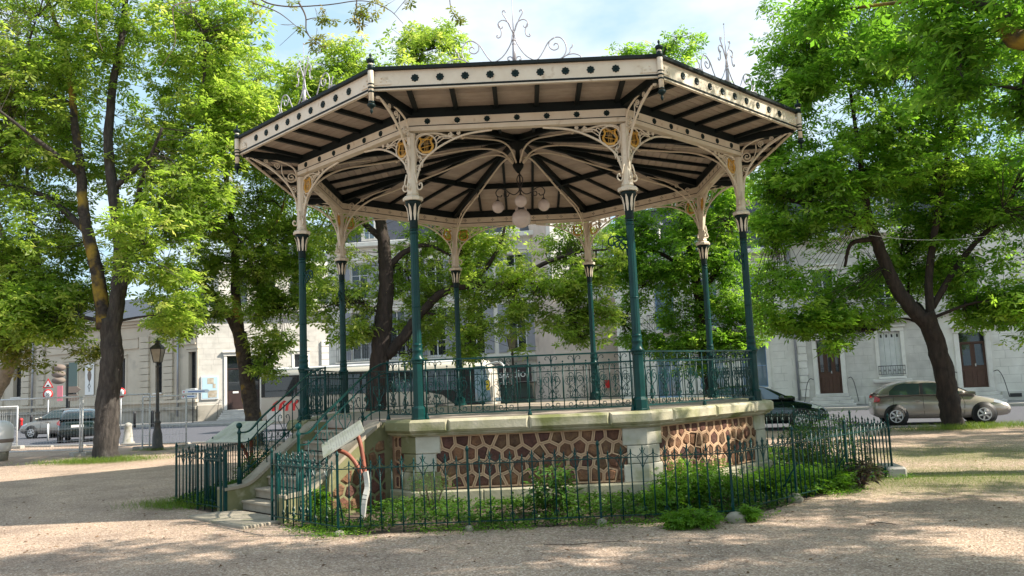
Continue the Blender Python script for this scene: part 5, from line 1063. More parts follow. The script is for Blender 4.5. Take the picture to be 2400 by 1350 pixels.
def tree(name, label, base, limbs, blobs, ncl, lpc, lsize, leaf, bark='bark', seed=1, kind=5, thr=-.30, cat='tree', blossom=0, nsub=26, spread=.42, limb_mats=None, light=None, thr2=-.06, twr=1.0, bare=()):
    """limbs: [(points, r0, r1)], the first is the trunk; blobs: [(centre, radii, weight)] of the crown; base in world"""
    np.random.seed(seed); rg = random.Random(seed); bx = Vector((base[0], base[1], 0)); ro = empty(name, bx, 0, label, cat, 'trees of the square')
    skel = []; loc = lambda P: [tuple(Vector(p)-bx) for p in P]
    for i, (P, r0, r1) in enumerate(limbs):
        Q = np.array(smooth(loc(P), 9)); n = len(Q); t_ = np.linspace(0, 1, n); rr = r0+(r1-r0)*t_
        Q[1:-1] += np.random.randn(n-2, 3)*np.minimum(rr[1:-1, None]*.05, .02)
        if i == 0: rr[0] *= 1.22; rr[1] *= 1.08
        q = B(); ns = 14 if r0 > .2 else 8; q.tube(Q, list(rr), ns)
        if r0 > .15:
            for k, v in enumerate(q.v):        # knobbly bark
                f = 1+.05*math.sin(v[2]*3.1+(k % ns)*1.35)+.035*math.sin(v[2]*7.3-(k % ns)*2.7); c = Q[min(k//ns, n-1)]; q.v[k] = tuple(c[j]+(v[j]-c[j])*f for j in range(3))
        q.obj('trunk' if i == 0 else 'limb', (limb_mats or {}).get(i, bark), ro)
        if i in bare: continue
        if i or len(limbs) == 1: skel += [tuple(p) for p in Q[n//4:]]
        else: skel += [tuple(p) for p in Q[n*2//3:]]
    wts = np.array([b_[2] for b_ in blobs], float); wts /= wts.sum(); ci = np.random.choice(len(blobs), ncl*3, p=wts)
    d = np.random.randn(ncl*3, 3); d /= np.linalg.norm(d, axis=1, keepdims=True); rad = np.random.rand(ncl*3)**.36
    cen = np.array([b_[0] for b_ in blobs])-np.array(bx); rr = np.array([b_[1] for b_ in blobs]); Pc = cen[ci]+d*rad[:, None]*rr[ci]
    Pc = cen[ci]+(Pc-cen[ci])*1.18; keep = (gate_noise(Pc, .62, seed) > thr) & (gate_noise(Pc, 1.75, seed+5) > thr2) & (Pc[:, 2] > 1.9); Pc = Pc[keep][:ncl]; rd_ = rad[keep][:ncl]; cc_ = cen[ci][keep][:ncl]
    sk = np.array(skel); tw = B()
    for i in np.random.choice(len(Pc), min(nsub, len(Pc)), replace=False):     # secondary branches
        tgt = Pc[i]; dd = np.linalg.norm(sk-tgt, axis=1)+.6*np.maximum(0, sk[:, 2]-tgt[2]); j = int(dd.argmin()); s0 = sk[j]; mid = (s0+tgt)/2+np.random.randn(3)*.15*np.linalg.norm(tgt-s0)*.5+np.array([0, 0, .12*np.linalg.norm(tgt-s0)])
        Q = smooth([s0, mid, tgt], 4); l = np.linalg.norm(tgt-s0); tw.tube(Q, list(np.linspace(twr*min(.085, .022+.016*l), twr*.012, len(Q))), 5); sk = np.vstack([sk, np.array(Q)[2:]])
    for i in range(len(Pc)):
        if i % 2: continue
        tgt = Pc[i]; dd = np.linalg.norm(sk-tgt, axis=1); s0 = sk[int(dd.argmin())]
        if np.linalg.norm(tgt-s0) > 3: continue
        mid = (s0+tgt)/2+np.random.randn(3)*.10+np.array([0, 0, .08]); tw.tube([s0, mid, tgt], [.012*twr, .008*twr, .005*twr], 3, cap=False)
    tag(tw.obj('twigs', bark if bark != 'bark_moss' else 'bark', ro), kind='stuff')
    n = len(Pc)*lpc; ctr = np.repeat(Pc, lpc, 0); off = np.random.randn(n, 3); off /= np.linalg.norm(off, axis=1, keepdims=True)+1e-9; off *= (np.random.rand(n, 1)**.5)*spread; off[:, 2] *= .62
    pos = ctr+off; out = off+.35*(ctr-np.repeat(cc_, lpc, 0))/3+np.random.randn(n, 3)*.12; fwd = out*np.array([1, 1, .3])+np.array([0, 0, -.14]); nr = np.random.randn(n, 3)*.42+np.array([0, 0, 1.0])
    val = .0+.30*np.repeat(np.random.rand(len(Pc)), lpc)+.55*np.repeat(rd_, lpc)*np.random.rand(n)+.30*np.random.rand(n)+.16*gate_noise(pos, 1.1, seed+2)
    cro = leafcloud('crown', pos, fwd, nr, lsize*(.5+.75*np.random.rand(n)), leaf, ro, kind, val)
    if blossom:
        idx = np.random.choice(len(Pc), blossom); q = []; P_, F_2, N_2 = [], [], []
        for i in idx:
            c = Pc[i]+np.array([np.random.randn()*.2, np.random.randn()*.2, .25])
            for k in range(26):
                h = k/26; a = k*2.4; P_.append(c+np.array([0, 0, .26*h])); F_2.append((math.cos(a), math.sin(a), .3)); N_2.append((0, 0, 1))
        leafcloud('blossoms', np.array(P_), np.array(F_2, float), np.array(N_2, float)+np.random.randn(len(P_), 3)*.2, .075*(1-.5*np.tile(np.arange(26)/26, len(idx))), 'blossom', ro, 1)
    return ro
def pxs(L_, Yv): return [px(p[0], p[1], Yv+(p[2] if len(p) > 2 else 0)) for p in L_]
def bl(x, y, Yv, r, w=1, rz=None): return (px(x, y, Yv), (r, r, rz or r*.85), w)

# big chestnut on the left
Y1 = 8.7
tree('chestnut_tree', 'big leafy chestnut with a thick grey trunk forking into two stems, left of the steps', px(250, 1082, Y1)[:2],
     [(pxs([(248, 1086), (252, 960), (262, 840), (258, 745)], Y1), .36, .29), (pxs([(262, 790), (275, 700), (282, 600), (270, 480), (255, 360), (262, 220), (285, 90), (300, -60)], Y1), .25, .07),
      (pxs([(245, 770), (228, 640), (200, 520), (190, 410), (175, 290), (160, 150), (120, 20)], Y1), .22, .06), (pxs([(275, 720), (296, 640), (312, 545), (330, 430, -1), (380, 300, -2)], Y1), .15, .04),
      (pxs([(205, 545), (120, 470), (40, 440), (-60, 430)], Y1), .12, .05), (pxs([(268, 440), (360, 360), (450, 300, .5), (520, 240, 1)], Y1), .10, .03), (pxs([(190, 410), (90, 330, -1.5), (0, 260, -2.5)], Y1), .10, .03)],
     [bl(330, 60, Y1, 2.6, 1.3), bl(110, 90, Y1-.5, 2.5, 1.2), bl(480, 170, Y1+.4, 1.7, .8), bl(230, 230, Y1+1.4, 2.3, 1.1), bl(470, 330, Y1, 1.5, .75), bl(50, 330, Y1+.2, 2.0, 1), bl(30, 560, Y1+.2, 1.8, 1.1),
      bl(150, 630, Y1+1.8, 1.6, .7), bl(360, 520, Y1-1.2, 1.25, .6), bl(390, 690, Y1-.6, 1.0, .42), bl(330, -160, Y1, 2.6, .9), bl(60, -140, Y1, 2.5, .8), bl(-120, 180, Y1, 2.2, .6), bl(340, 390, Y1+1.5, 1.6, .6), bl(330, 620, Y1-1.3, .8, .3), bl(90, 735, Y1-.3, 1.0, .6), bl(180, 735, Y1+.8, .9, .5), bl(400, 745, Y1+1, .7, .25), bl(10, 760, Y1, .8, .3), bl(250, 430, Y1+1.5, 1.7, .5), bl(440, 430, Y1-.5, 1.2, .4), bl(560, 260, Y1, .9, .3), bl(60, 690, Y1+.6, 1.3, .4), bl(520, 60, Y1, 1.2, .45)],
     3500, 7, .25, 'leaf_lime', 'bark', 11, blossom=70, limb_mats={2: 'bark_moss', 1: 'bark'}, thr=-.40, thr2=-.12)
# edge tree, far left
Y0_ = 10.5
tree('plane_tree', 'olive leaved tree with a pale leaning trunk at the far left edge', px(-70, 1085, Y0_)[:2],
     [(pxs([(-70, 1088), (-30, 960), (20, 860), (50, 760)], Y0_), .26, .20), (pxs([(45, 775), (30, 620), (-20, 480), (-60, 300)], Y0_), .16, .04), (pxs([(48, 765), (90, 640), (70, 500), (60, 330)], Y0_), .13, .04)],
     [bl(-60, 300, Y0_, 2.1, 1), bl(60, 240, Y0_, 1.5, .7), bl(30, 400, Y0_, 1.3, .5), bl(-40, 640, Y0_, 1.6, .8), bl(85, 800, Y0_-.8, 1.0, .45), bl(20, 740, Y0_-.8, 1.2, .5), bl(180, 810, Y0_-.5, .7, .22), bl(-100, 80, Y0_, 2.0, .7)],
     650, 10, .24, 'leaf_olive', 'bark_pale', 12, thr=-.35)
# tree behind the stairs
Y2 = 13.0
tree('chestnut_tree', 'slim chestnut with a mossy trunk standing behind the stair handrail', px(600, 1052, Y2)[:2],
     [(pxs([(600, 1056), (590, 960), (578, 880), (562, 780)], Y2), .30, .24), (pxs([(568, 810), (530, 730), (480, 670), (430, 640), (380, 620, -1)], Y2), .17, .05), (pxs([(563, 790), (552, 680), (550, 570), (535, 460), (520, 330), (500, 180)], Y2), .19, .05),
      (pxs([(552, 660), (600, 590), (650, 520), (680, 420)], Y2), .09, .03), (pxs([(545, 560), (470, 500), (390, 510), (330, 520)], Y2), .08, .03)],
     [bl(560, 420, Y2, 2.0, 1), bl(640, 300, Y2, 2.0, .9), bl(470, 520, Y2-.6, 1.6, .8), bl(620, 580, Y2-.6, 1.4, .8), bl(660, 700, Y2-.4, 1.0, .42), bl(590, 700, Y2-1.2, .9, .35), bl(440, 640, Y2-.6, .9, .3), bl(560, 220, Y2, 1.9, .7), bl(640, 800, Y2, .7, .22), bl(690, 480, Y2+.5, 1.4, .6), bl(480, 740, Y2, .7, .18), bl(400, 760, Y2, .7, .16), bl(540, 640, Y2+.6, 1.4, .4), bl(690, 620, Y2, 1.0, .35), bl(630, 860, Y2-.5, .45, .1), bl(700, 560, Y2+1, 1.0, .3)],
     2500, 6, .23, 'leaf_lime', 'bark_moss', 13, thr=-.38, thr2=-.1, spread=.36, blossom=10)
# tree behind the bandstand, left of centre
Y3 = 11.0
tree('chestnut_tree', 'old chestnut behind the bandstand with one long low limb reaching right', px(872, 1010, Y3)[:2],
     [(pxs([(872, 1080), (880, 960), (890, 850), (900, 740)], Y3), .36, .29), (pxs([(900, 760), (905, 640), (898, 560), (880, 460), (865, 330), (880, 180)], Y3), .28, .08), (pxs([(905, 835), (945, 790), (985, 735), (1040, 685), (1110, 668), (1200, 665), (1270, 620), (1350, 592), (1420, 585)], Y3), .20, .03),
      (pxs([(1100, 670), (1145, 620), (1178, 555), (1190, 470)], Y3), .10, .03), (pxs([(905, 630), (950, 590), (1000, 575), (1060, 600)], Y3), .12, .04), (pxs([(1200, 665), (1280, 670), (1330, 720), (1360, 790)], Y3), .07, .02), (pxs([(895, 560), (830, 500), (780, 430), (740, 330)], Y3), .12, .03), (pxs([(868, 330), (940, 230), (990, 120)], Y3), .09, .02)],
     [bl(1000, 560, Y3+.8, 1.4, .6), bl(1130, 620, Y3+.5, 1.5, .75), bl(1270, 640, Y3, 1.4, .75), bl(1360, 680, Y3+.3, 1.0, .45), bl(1050, 745, Y3+1.2, 1.2, .55), bl(1190, 735, Y3, 1.1, .5), bl(1330, 780, Y3, .8, .3), bl(960, 800, Y3+1.2, .8, .3), bl(1090, 805, Y3-.2, .6, .25), bl(1250, 815, Y3-.2, .5, .16),
      bl(830, 560, Y3, 1.2, .5), bl(790, 700, Y3, 1.0, .35), bl(830, 780, Y3, .7, .2), bl(880, 350, Y3, 2.4, 1), bl(760, 260, Y3, 1.9, .9), bl(960, 190, Y3, 1.8, .75), bl(1020, 100, Y3, .9, .32), bl(820, 170, Y3, 1.3, .55), bl(690, 270, Y3, 1.4, .6), bl(1060, 400, Y3, 1.8, .5), bl(1200, 480, Y3, 1.6, .6), bl(1100, 540, Y3+.8, 1.3, .5), bl(1300, 560, Y3+.5, 1.1, .45), bl(960, 680, Y3+.8, 1.1, .4), bl(1400, 600, Y3+.5, .8, .28), bl(1400, 760, Y3+.4, .7, .2), bl(880, 640, Y3+1, 1.1, .3)],
     3800, 5, .23, 'leaf_lime', 'bark_dark', 14, thr=-.40, thr2=-.12, spread=.34)
# tree behind the bandstand, right
Y4 = 13.2
tree('chestnut_tree', 'chestnut with a dark trunk behind the right columns of the bandstand', px(1672, 1010, Y4)[:2],
     [(pxs([(1678, 1020), (1668, 920), (1655, 830), (1642, 720)], Y4), .29, .23), (pxs([(1645, 740), (1625, 620), (1600, 520), (1590, 380), (1580, 230)], Y4), .19, .05), (pxs([(1640, 700), (1690, 610), (1720, 520), (1740, 400)], Y4), .11, .03), (pxs([(1632, 650), (1560, 600), (1500, 580), (1450, 570)], Y4), .09, .03)],
     [bl(1590, 560, Y4, 1.7, .9), bl(1470, 560, Y4, 1.0, .35), bl(1770, 680, Y4, .9, .35), bl(1640, 460, Y4, 1.5, .5), bl(1510, 640, Y4, 1.3, .65), bl(1690, 640, Y4, 1.4, .7), bl(1600, 740, Y4, 1.3, .6), bl(1740, 770, Y4, .8, .3), bl(1480, 760, Y4, .8, .3), bl(1560, 800, Y4, .8, .3), bl(1700, 800, Y4-.4, .7, .25), bl(1620, 330, Y4, 2.2, .7), bl(1540, 180, Y4, 1.1, .35), bl(1480, 160, Y4, .9, .2), bl(1700, 480, Y4, 1.5, .5), bl(1640, 860, Y4, .7, .15), bl(1600, 120, Y4, .7, .15)],
     2600, 5, .23, 'leaf', 'bark_dark', 15, thr=-.40, thr2=-.12, spread=.36)
# leaning chestnut on the right
Y5 = 7.4
tree('chestnut_tree', 'leaning dark trunked chestnut in front of the brown car on the right', px(2234, 1008, Y5)[:2],
     [(pxs([(2236, 1012), (2218, 900), (2192, 800), (2170, 735)], Y5), .29, .235), (pxs([(2182, 770), (2110, 690), (2068, 600), (2040, 535), (1990, 503), (1930, 482), (1850, 468), (1800, 450)], Y5), .22, .04), (pxs([(2180, 760), (2178, 640), (2195, 520), (2215, 400), (2240, 240), (2240, 60)], Y5), .13, .05),
      (pxs([(2185, 720), (2260, 600), (2340, 520), (2450, 450)], Y5), .10, .04), (pxs([(2045, 560), (1995, 572), (1980, 625)], Y5), .08, .04), (pxs([(2040, 530), (2025, 440), (2010, 330), (1990, 200)], Y5), .12, .04), (pxs([(2340, 515), (2400, 400), (2450, 300)], Y5), .10, .04), (pxs([(2210, 420), (2130, 330), (2060, 230), (2020, 100)], Y5), .09, .03)],
     [bl(1960, 600, Y5+1.3, 1.5, .95), bl(1880, 690, Y5, 1.2, .6), bl(1990, 720, Y5+.7, 1.1, .6), bl(1940, 450, Y5, 1.6, .95), bl(2130, 470, Y5+1.6, 1.6, .8), bl(2060, 310, Y5, 2.2, 1.25), bl(2280, 330, Y5, 2.4, 1.2), bl(2340, 600, Y5+.6, 1.7, 1), bl(2310, 715, Y5+.2, .8, .35), bl(2430, 560, Y5, 1.8, .8), bl(1960, 130, Y5, 1.7, .9),
      bl(2180, 100, Y5, 2.6, 1.2), bl(2420, 130, Y5, 2.6, 1), bl(2100, -120, Y5, 2.6, .8), bl(2400, -140, Y5, 2.6, .7), bl(2520, 380, Y5, 2.0, .8), bl(2390, 420, Y5+.5, 1.4, .5), bl(2380, 300, Y5+1, 1.6, .6), bl(2230, 600, Y5+.8, 1.2, .45), bl(1900, 280, Y5, 1.5, .8), bl(1880, 80, Y5, 1.2, .5), bl(1960, 210, Y5+.5, 1.5, .8), bl(2010, 400, Y5+.8, 1.6, .7), bl(1860, 410, Y5, 1.0, .4), bl(2150, 260, Y5+1, 1.9, .7), bl(1850, 200, Y5, .8, .3), bl(1870, 760, Y5, .5, .15), bl(2270, 480, Y5+1, 1.5, .6), bl(2370, 690, Y5-.6, 1.1, .5), bl(2110, 640, Y5+2, 1.2, .45), bl(1950, 775, Y5-.3, .6, .22), bl(2420, 740, Y5-1, .8, .3), bl(1830, 520, Y5, .7, .22), bl(1850, 360, Y5, .8, .25)],
     4600, 7, .24, 'leaf', 'bark_dark', 16, thr=-.38, thr2=-.1, bare=(4, ))
# near tree whose limb hangs in at the top right; its trunk stands outside the picture
tree('chestnut_tree', 'dark overhanging chestnut limbs and leaves at the top right corner', (13.2, -3.6),
     [([(13.2, -3.6, -.05), (13.0, -3.5, 2), (12.8, -3.3, 4.5), (12.2, -3.1, 6.3)], .42, .30), ([(12.6, -3.2, 5.6), (11, -2.9, 7.4), px(2410, 95, -2.8), px(2335, 32, -2.4), px(2250, -12, -2.0), (7.0, -1.6, 8.6)], .24, .07), ([(12.3, -3.1, 6.2), (12.5, -2.2, 8.5), (12, -1.5, 11)], .22, .07),
      ([px(2335, 32, -2.4), px(2200, 0, -1.4), px(2090, 8, -1), px(1980, 22, -.6), px(1900, 30, -.2)], .055, .015), ([(12.4, -3.1, 6), (13.8, -5.2, 8.2), (14.5, -6.5, 10.5)], .2, .06), ([(12.4, -3, 6.1), (14.5, -2, 8), (16, -1.5, 9.5)], .2, .06)],
     [bl(2330, 170, -2.5, 1.2, .7), bl(2420, 320, -2.2, 1.0, .5), bl(2200, 60, -1.6, 1.0, .5), bl(2050, 40, -.8, .9, .4), bl(2420, 40, -2.4, 1.4, .6), bl(1940, 20, -.3, .6, .2), bl(2260, -150, -2, 1.8, .8), ((9.5, -2.5, 10.2), (2.4, 2.2, 1.6), .6), ((12.5, -2.6, 10.8), (2.6, 2.6, 1.8), .45), ((15, -4, 9), (2.2, 2.4, 2.0), .4), ((12, -1, 8), (1.6, 1.4, 1.3), .5), ((12.3, -6.2, 9.2), (2, 1.6, 1.8), .7), ((8, -4.2, 10.4), (1.7, 1.5, 1.2), .5)],
     560, 10, .26, 'leaf_dark', 'bark_moss', 17, thr=-.16, thr2=.16)
# four neighbours further right and behind: only their dappled shade reaches the picture
for i, (bx_, by_, sd) in enumerate(((12.6, -10.4, 18), (20.2, -8.6, 19), (8.6, -10.3, 21), (22.3, .6, 22))):
    tree('chestnut_tree', ('chestnut outside the picture on the near right whose shade dapples the foreground', 'chestnut outside the picture beside the viewer whose shade crosses the gravel', 'third chestnut outside the picture, close to the viewer on the right', 'fourth chestnut outside the picture, far right, shading the grass beyond the fence')[i], (bx_, by_),
         [([(bx_, by_, -.05), (bx_, by_+.1, 2.5), (bx_-.2, by_+.2, 5)], .40, .30), ([(bx_-.2, by_+.2, 4.6), (bx_-1.5, by_+.5, 7), (bx_-2.6, by_+.3, 8.8)], .2, .06), ([(bx_-.2, by_+.2, 4.8), (bx_+.3, by_, 7.5), (bx_+.2, by_, 10.5)], .22, .06), ([(bx_-.2, by_+.2, 4.7), (bx_+1, by_-1.2, 7), (bx_+1.8, by_-2.2, 9)], .2, .06)],
         [((bx_-2.2, by_+.4, 8.6), (2.1, 2.4, 1.5), 1), ((bx_, by_, 10.2), (2.5, 2.6, 1.7), 1), ((bx_+1.6, by_-2, 8.8), (2.0, 2.0, 1.6), .8), ((bx_+.5, by_+2.2, 8.2), (2.0, 1.8, 1.5), .8), ((bx_-1, by_-1.8, 7.6), (1.7, 1.6, 1.2), .6)],
         430, 9, .29, 'leaf', 'bark', sd, thr=-.16, thr2=.05)
# sparse twigs of a plane tree hanging in at the top, just coming into leaf
YT = -8.0
tw_r = tree('plane_tree', 'thin bare twigs with a few young leaves hanging in at the top left of centre', (-6.5, -19.5),
     [([(-6.5, -19.5, -.05), (-6.4, -19.2, 3), (-6.1, -18.2, 6), (-5.6, -16.5, 8)], .35, .22), ([(-5.8, -17.2, 7.3), (-4.6, -13, 8.0), px(540, -90, YT)], .10, .012), ([px(540, -90, YT), px(600, -10, YT), px(660, 14, YT), px(760, 12, YT), px(850, 2, YT), px(910, 22, YT), px(945, 55, YT)], .010, .003),
      ([px(700, 5, YT), px(716, 38, YT), px(720, 78, YT), px(752, 106, YT)], .010, .004), ([px(838, -30, YT), px(835, 18, YT), px(832, 48, YT), px(862, 60, YT)], .008, .003), ([px(590, 6, YT), px(650, 28, YT), px(700, 66, YT)], .008, .003), ([px(1050, -80, YT), px(1055, 10, YT), px(1062, 30, YT), px(1078, 42, YT)], .006, .003), ([(-5.0, -14.5, 7.9), px(420, -120, YT), px(405, 20, YT), px(410, 100, YT), px(370, 170, YT)], .009, .003), ([px(232, -60, YT), px(225, 60, YT), px(240, 120, YT)], .006, .003), ([(-4.6, -13, 8.0), px(900, -200, YT), px(1050, -80, YT)], .012, .005)],
     [bl(735, 100, YT, .12, 1), bl(765, 45, YT, .10, .8), bl(845, 40, YT, .12, 1), bl(870, 10, YT, .15, .8), bl(660, 25, YT, .22, 1.2), bl(1075, 38, YT, .06, .8), bl(945, 55, YT, .06, .6), bl(600, 10, YT, .25, 1), bl(925, 5, YT, .15, .5), bl(700, 70, YT, .1, .5)],
     46, 4, .075, 'leaf_olive', 'twig', 20, thr=-1, nsub=6, spread=.06, kind=5, twr=.25)

# ================================================================ plants, grass, litter on the ground
def in_fence(n, seed, test):
    rg = np.random.RandomState(seed); out = []
    while len(out) < n:
        p = rg.uniform(-6.6, 6.6, 2)
        if test(*p): out.append(p)
    return np.array(out)
def ap_(x, y): return max(x*math.cos(R(45*k-90))+y*math.sin(R(45*k-90)) for k in range(8))
def stairzone(x, y): a = (-x-y)*.7071; c = (x-y)*.7071; return a > 3.9 and abs(c) < 1.12
bed = lambda x, y: 4.15 < ap_(x, y) < 5.95 and not stairzone(x, y) and math.hypot(x+2.35, (y+4.75)*.7) > .34
np.random.seed(31)
so_ = B(); so_.add(octa(5.92, .006), [tuple(range(8))]); tag(so_.obj('soil_bed', 'soil'), kind='structure')
# low ground cover in the bed
P = in_fence(6800, 4, lambda x, y: bed(x, y) and (y < 2.5)); n = len(P)
nz_ = gate_noise(np.c_[P, np.zeros(n)], 1.4, 3); hgt = np.clip(.05+.13*(nz_+.4), .02, .24)*np.where(P[:, 1] < -4.5, 1.0, .8)
rep = 5; pos = np.repeat(np.c_[P, hgt], rep, 0)+np.random.randn(n*rep, 3)*np.array([.06, .06, .03]); pos[:, 2] = np.maximum(pos[:, 2], .012)
ang = np.random.rand(n*rep)*2*PI; o = leafcloud('ground_cover', pos, np.c_[np.cos(ang), np.sin(ang), .2*np.ones(n*rep)], np.random.randn(n*rep, 3)*.5+np.array([0, 0, 1]), .036+.045*np.random.rand(n*rep), 'leaf_cover', None, 1, .1+.5*np.random.rand(n*rep)+.25*np.repeat(nz_, rep))
tag(o, 'low green ground cover growing inside the fence', 'ground cover', None, 'stuff')
P = in_fence(3400, 6, lambda x, y: 5.65 < ap_(x, y) < 6.25 and y < 0 and not ((-x-y)*.7071 > 5.6 and abs((x-y)*.7071) < .95)); n = len(P); nz_ = gate_noise(np.c_[P, np.zeros(n)], 1.7, 8); K_ = nz_ > -.15; P = P[K_]; n = len(P); rep = 4
pos = np.repeat(np.c_[P, .02+.05*np.random.rand(n)], rep, 0)+np.random.randn(n*rep, 3)*np.array([.04, .04, .012]); pos[:, 2] = np.maximum(pos[:, 2], .008); ang = np.random.rand(n*rep)*2*PI
o = leafcloud('weeds', pos, np.c_[np.cos(ang), np.sin(ang), .3*np.ones(n*rep)], np.random.randn(n*rep, 3)*.6+np.array([0, 0, 1]), .02+.03*np.random.rand(n*rep), 'leaf_herb', None, 1); tag(o, 'weeds creeping out under the fence', 'weeds', None, 'stuff')
def shrub(name, label, x, y, r, h, n, ls, lm, seed, kind=1, up=.2, stems=7, z0=.05, grp='plants round the plinth', cat='shrub'):
    if lm == 'leaf_herb': kind, ls = 5, ls*1.55
    rg = np.random.RandomState(seed); np.random.seed(seed); ro = empty(name, (x, y, 0), 0, label, cat, grp); q = B(); tips = []
    for i in range(stems):
        a = rg.rand()*2*PI; e = r*.75*math.sqrt(rg.rand()); t_ = (e*math.cos(a), e*math.sin(a), h*(.55+.4*rg.rand())); q.tube(smooth([(t_[0]*.15, t_[1]*.15, 0), (t_[0]*.5, t_[1]*.5, t_[2]*.55), t_], 3), [.012, .011, .010, .009, .008, .006, .004][:7], 4); tips.append(t_)
    q.obj('stems', 'twig', ro); m = max(6, n//9); d = rg.randn(m, 3); d /= np.linalg.norm(d, axis=1, keepdims=True); c = d*(rg.rand(m, 1)**.35)*np.array([r, r, h*.5])*.92+np.array([0, 0, h*.52+z0]); c[:, 2] = np.maximum(c[:, 2], .03)
    c = np.repeat(c, 9, 0); k = len(c); off = rg.randn(k, 3)*r*.13; fw = off/(r*.13)+.6*(c-np.array([0, 0, h*.4]))/r+np.array([0, 0, up]); nr = rg.randn(k, 3)*.4+np.array([0, 0, 1])
    leafcloud('foliage', c+off, fw, nr, ls*(.6+.7*rg.rand(k)), lm, ro, kind, .15+.4*rg.rand(k)+.4*np.clip((c[:, 2])/h, 0, 1)*rg.rand(k)); return ro
def at0(x, y, z=0): return gp(x, y, z)[:2]
shrub('shrub', 'upright glossy leaved shrub against the middle of the stone plinth', *at0(1300, 1212), .36, .66, 620, .105, 'leaf_shrub', 41)
shrub('shrub', 'airy pale green bush in front of the left corner pillar', *at0(1015, 1208), .34, .62, 700, .035, 'leaf_shrub', 42, stems=12)
shrub('shrub', 'broad feathery green bush by the right corner pillar', *at0(1640, 1190), .58, .54, 1900, .042, 'leaf_herb', 43)
shrub('shrub', 'feathery bush growing behind the fence on the right', *at0(1560, 1200), .40, .30, 700, .04, 'leaf_herb', 44)
shrub('shrub', 'dark leafy bush beside the right side of the plinth', 4.95, -2.35, .66, 1.05, 2000, .06, 'leaf_deep', 45)
shrub('shrub', 'second dark bush further back beside the right of the plinth', 5.05, -.9, .55, .80, 1500, .06, 'leaf_deep', 46)
shrub('shrub', 'bright yellow green clump inside the right front fence', *at0(1830, 1160), .55, .36, 2200, .04, 'leaf_herb', 47, z0=.0)
shrub('shrub', 'bright spreading clump under the lifted fence rail', *at0(1925, 1150), .50, .30, 1800, .036, 'leaf_herb', 48, z0=0)
shrub('shrub', 'small round green clump outside the front right fence corner', *at0(1640, 1236), .26, .20, 600, .034, 'leaf_herb', 49, z0=0)
shrub('shrub', 'second round green clump just left of the corner stone', *at0(1590, 1238), .20, .17, 700, .032, 'leaf_herb', 50, z0=0)
shrub('shrub', 'small green clump right of the corner stone', *at0(1755, 1222), .14, .18, 420, .032, 'leaf_herb', 51, z0=0)
shrub('shrub', 'dark bushy plant behind the open gate under the left reading board', -4.75, -1.55, .50, .75, 1500, .06, 'leaf_deep', 52)
shrub('shrub', 'dark bush in the left bed beside the stair wall', -4.65, -.4, .55, .75, 1400, .06, 'leaf_deep', 53)
shrub('shrub', 'tall weedy plant behind the right gate leaf', *at0(735, 1215), .25, .42, 500, .05, 'leaf_herb', 54)
shrub('shrub', 'weedy tuft between the right gate leaf and the white post', *at0(770, 1222), .28, .22, 500, .05, 'leaf_shrub', 55, z0=0)
shrub('plant', 'dark purple leaved plant at the right corner of the fence', *at0(2022, 1146), .26, .36, 260, .11, 'leaf_purple', 56, cat='plant')
shrub('shrub', 'reddish green plant in the bed left of the right corner post', *at0(1690, 1200), .30, .30, 600, .05, 'leaf_shrub', 57)
def grasspatch(name, label, n, fx, seed, hmin=.04, hmax=.14, lm='grass'):
    rg = np.random.RandomState(seed); P = np.array([fx(rg) for _ in range(n)]); a = rg.rand(n)*2*PI; ln = .45
    f = np.c_[np.cos(a)*ln, np.sin(a)*ln, np.ones(n)]; nr = np.c_[np.sin(a), -np.cos(a), .2*np.ones(n)]+rg.randn(n, 3)*.2; sz = hmin+(hmax-hmin)*rg.rand(n)
    me = leafcloud(name, np.c_[P, np.zeros(n)+.002], f, nr, sz, lm, None, 2, rg.rand(n)*.8+.1); return tag(me, label, 'grass', None, 'stuff')
def disc(cx, cy, rx, ry, hole=0):
    def f(rg):
        while True:
            p = rg.randn(2)*.5
            if hole < abs(p).max(): return (cx+p[0]*rx, cy+p[1]*ry)
    return f
grasspatch('grass', 'tuft of grass round the foot of the big left tree', 5200, disc(-12.45, 8.1, 1.7, .9), 61, .06, .22)
grasspatch('grass', 'grass tuft round the foot of the leaning right tree', 4200, disc(12.1, 7.0, 2.0, .7), 62, .06, .24)
grasspatch('grass', 'thin grass spreading over the gravel right of the fence', 20000, disc(6.5, -3.0, 2.4, 1.4), 63, .02, .065)
grasspatch('grass', 'thin grass in the shade behind the right fence corner', 15000, disc(8.6, .6, 3.0, 2.4), 64, .02, .06)
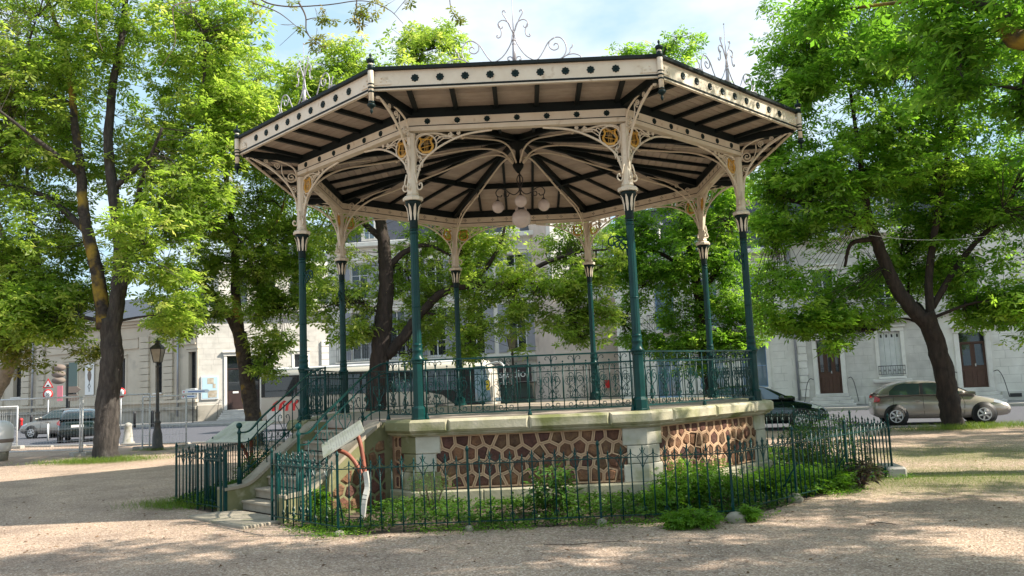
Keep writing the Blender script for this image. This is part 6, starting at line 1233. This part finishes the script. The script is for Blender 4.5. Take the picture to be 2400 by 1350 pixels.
grasspatch('grass', 'grass at the foot of the left fence corner', 1600, disc(-5.85, -2.6, .7, .45), 65, .05, .2)
grasspatch('grass', 'thin weeds round the old lamp post', 700, disc(-12.9, 12.6, .9, .5), 66, .04, .14)
# loose pebbles, dead leaves and twigs in the foreground
rg = np.random.RandomState(71); n = 30000; d = 3.2+9.5*rg.rand(n)**1.3; xx = (rg.rand(n)-.5)*d*1.35; yy = -16.5+d; K_ = np.array([ap_(a, c) > 6.0 for a, c in zip(xx, yy)]); xx, yy = xx[K_], yy[K_]; n = len(xx)
a = rg.rand(n)*2*PI; o = leafcloud('pebbles', np.c_[xx, yy, .003+.004*rg.rand(n)], np.c_[np.cos(a), np.sin(a), rg.randn(n)*.1], rg.randn(n, 3)*.35+np.array([0, 0, 1]), .010+.016*rg.rand(n)**2, 'pebble', None, 1); tag(o, 'loose pebbles scattered over the gravel', 'pebbles', None, 'stuff')
n = 900; d = 3.5+14*rg.rand(n); xx = (rg.rand(n)-.5)*d*1.4; yy = -16.5+d; K_ = np.array([ap_(a, c) > 6.0 for a, c in zip(xx, yy)]); xx, yy = xx[K_], yy[K_]; n = len(xx); a = rg.rand(n)*2*PI
o = leafcloud('fallen_leaves', np.c_[xx, yy, np.full(n, .012)], np.c_[np.cos(a), np.sin(a), rg.randn(n)*.15], rg.randn(n, 3)*.3+np.array([0, 0, 1]), .03+.05*rg.rand(n), 'deadleaf', None, 1); tag(o, 'dry leaves and bud scales lying on the gravel', 'fallen leaves', None, 'stuff')
for i, (P_, lab) in enumerate((([(1275, 1278), (1350, 1280), (1420, 1274), (1475, 1271)], 'long thin fallen twig on the gravel before the fence'), ([(930, 1212), (960, 1208)], ''), ([(2030, 1231), (2065, 1229), (2100, 1233)], 'short fallen twig on the gravel at the right'))):
    if lab: q = B(); q.tube([(p[0], p[1], .012+.01*math.sin(k)) for k, p in enumerate(gp(*w_) for w_ in P_)], [.005, .006, .004, .003][:len(P_)], 5); tag(q.obj('fallen_twig', 'twig'), lab, 'twig', 'fallen twigs')
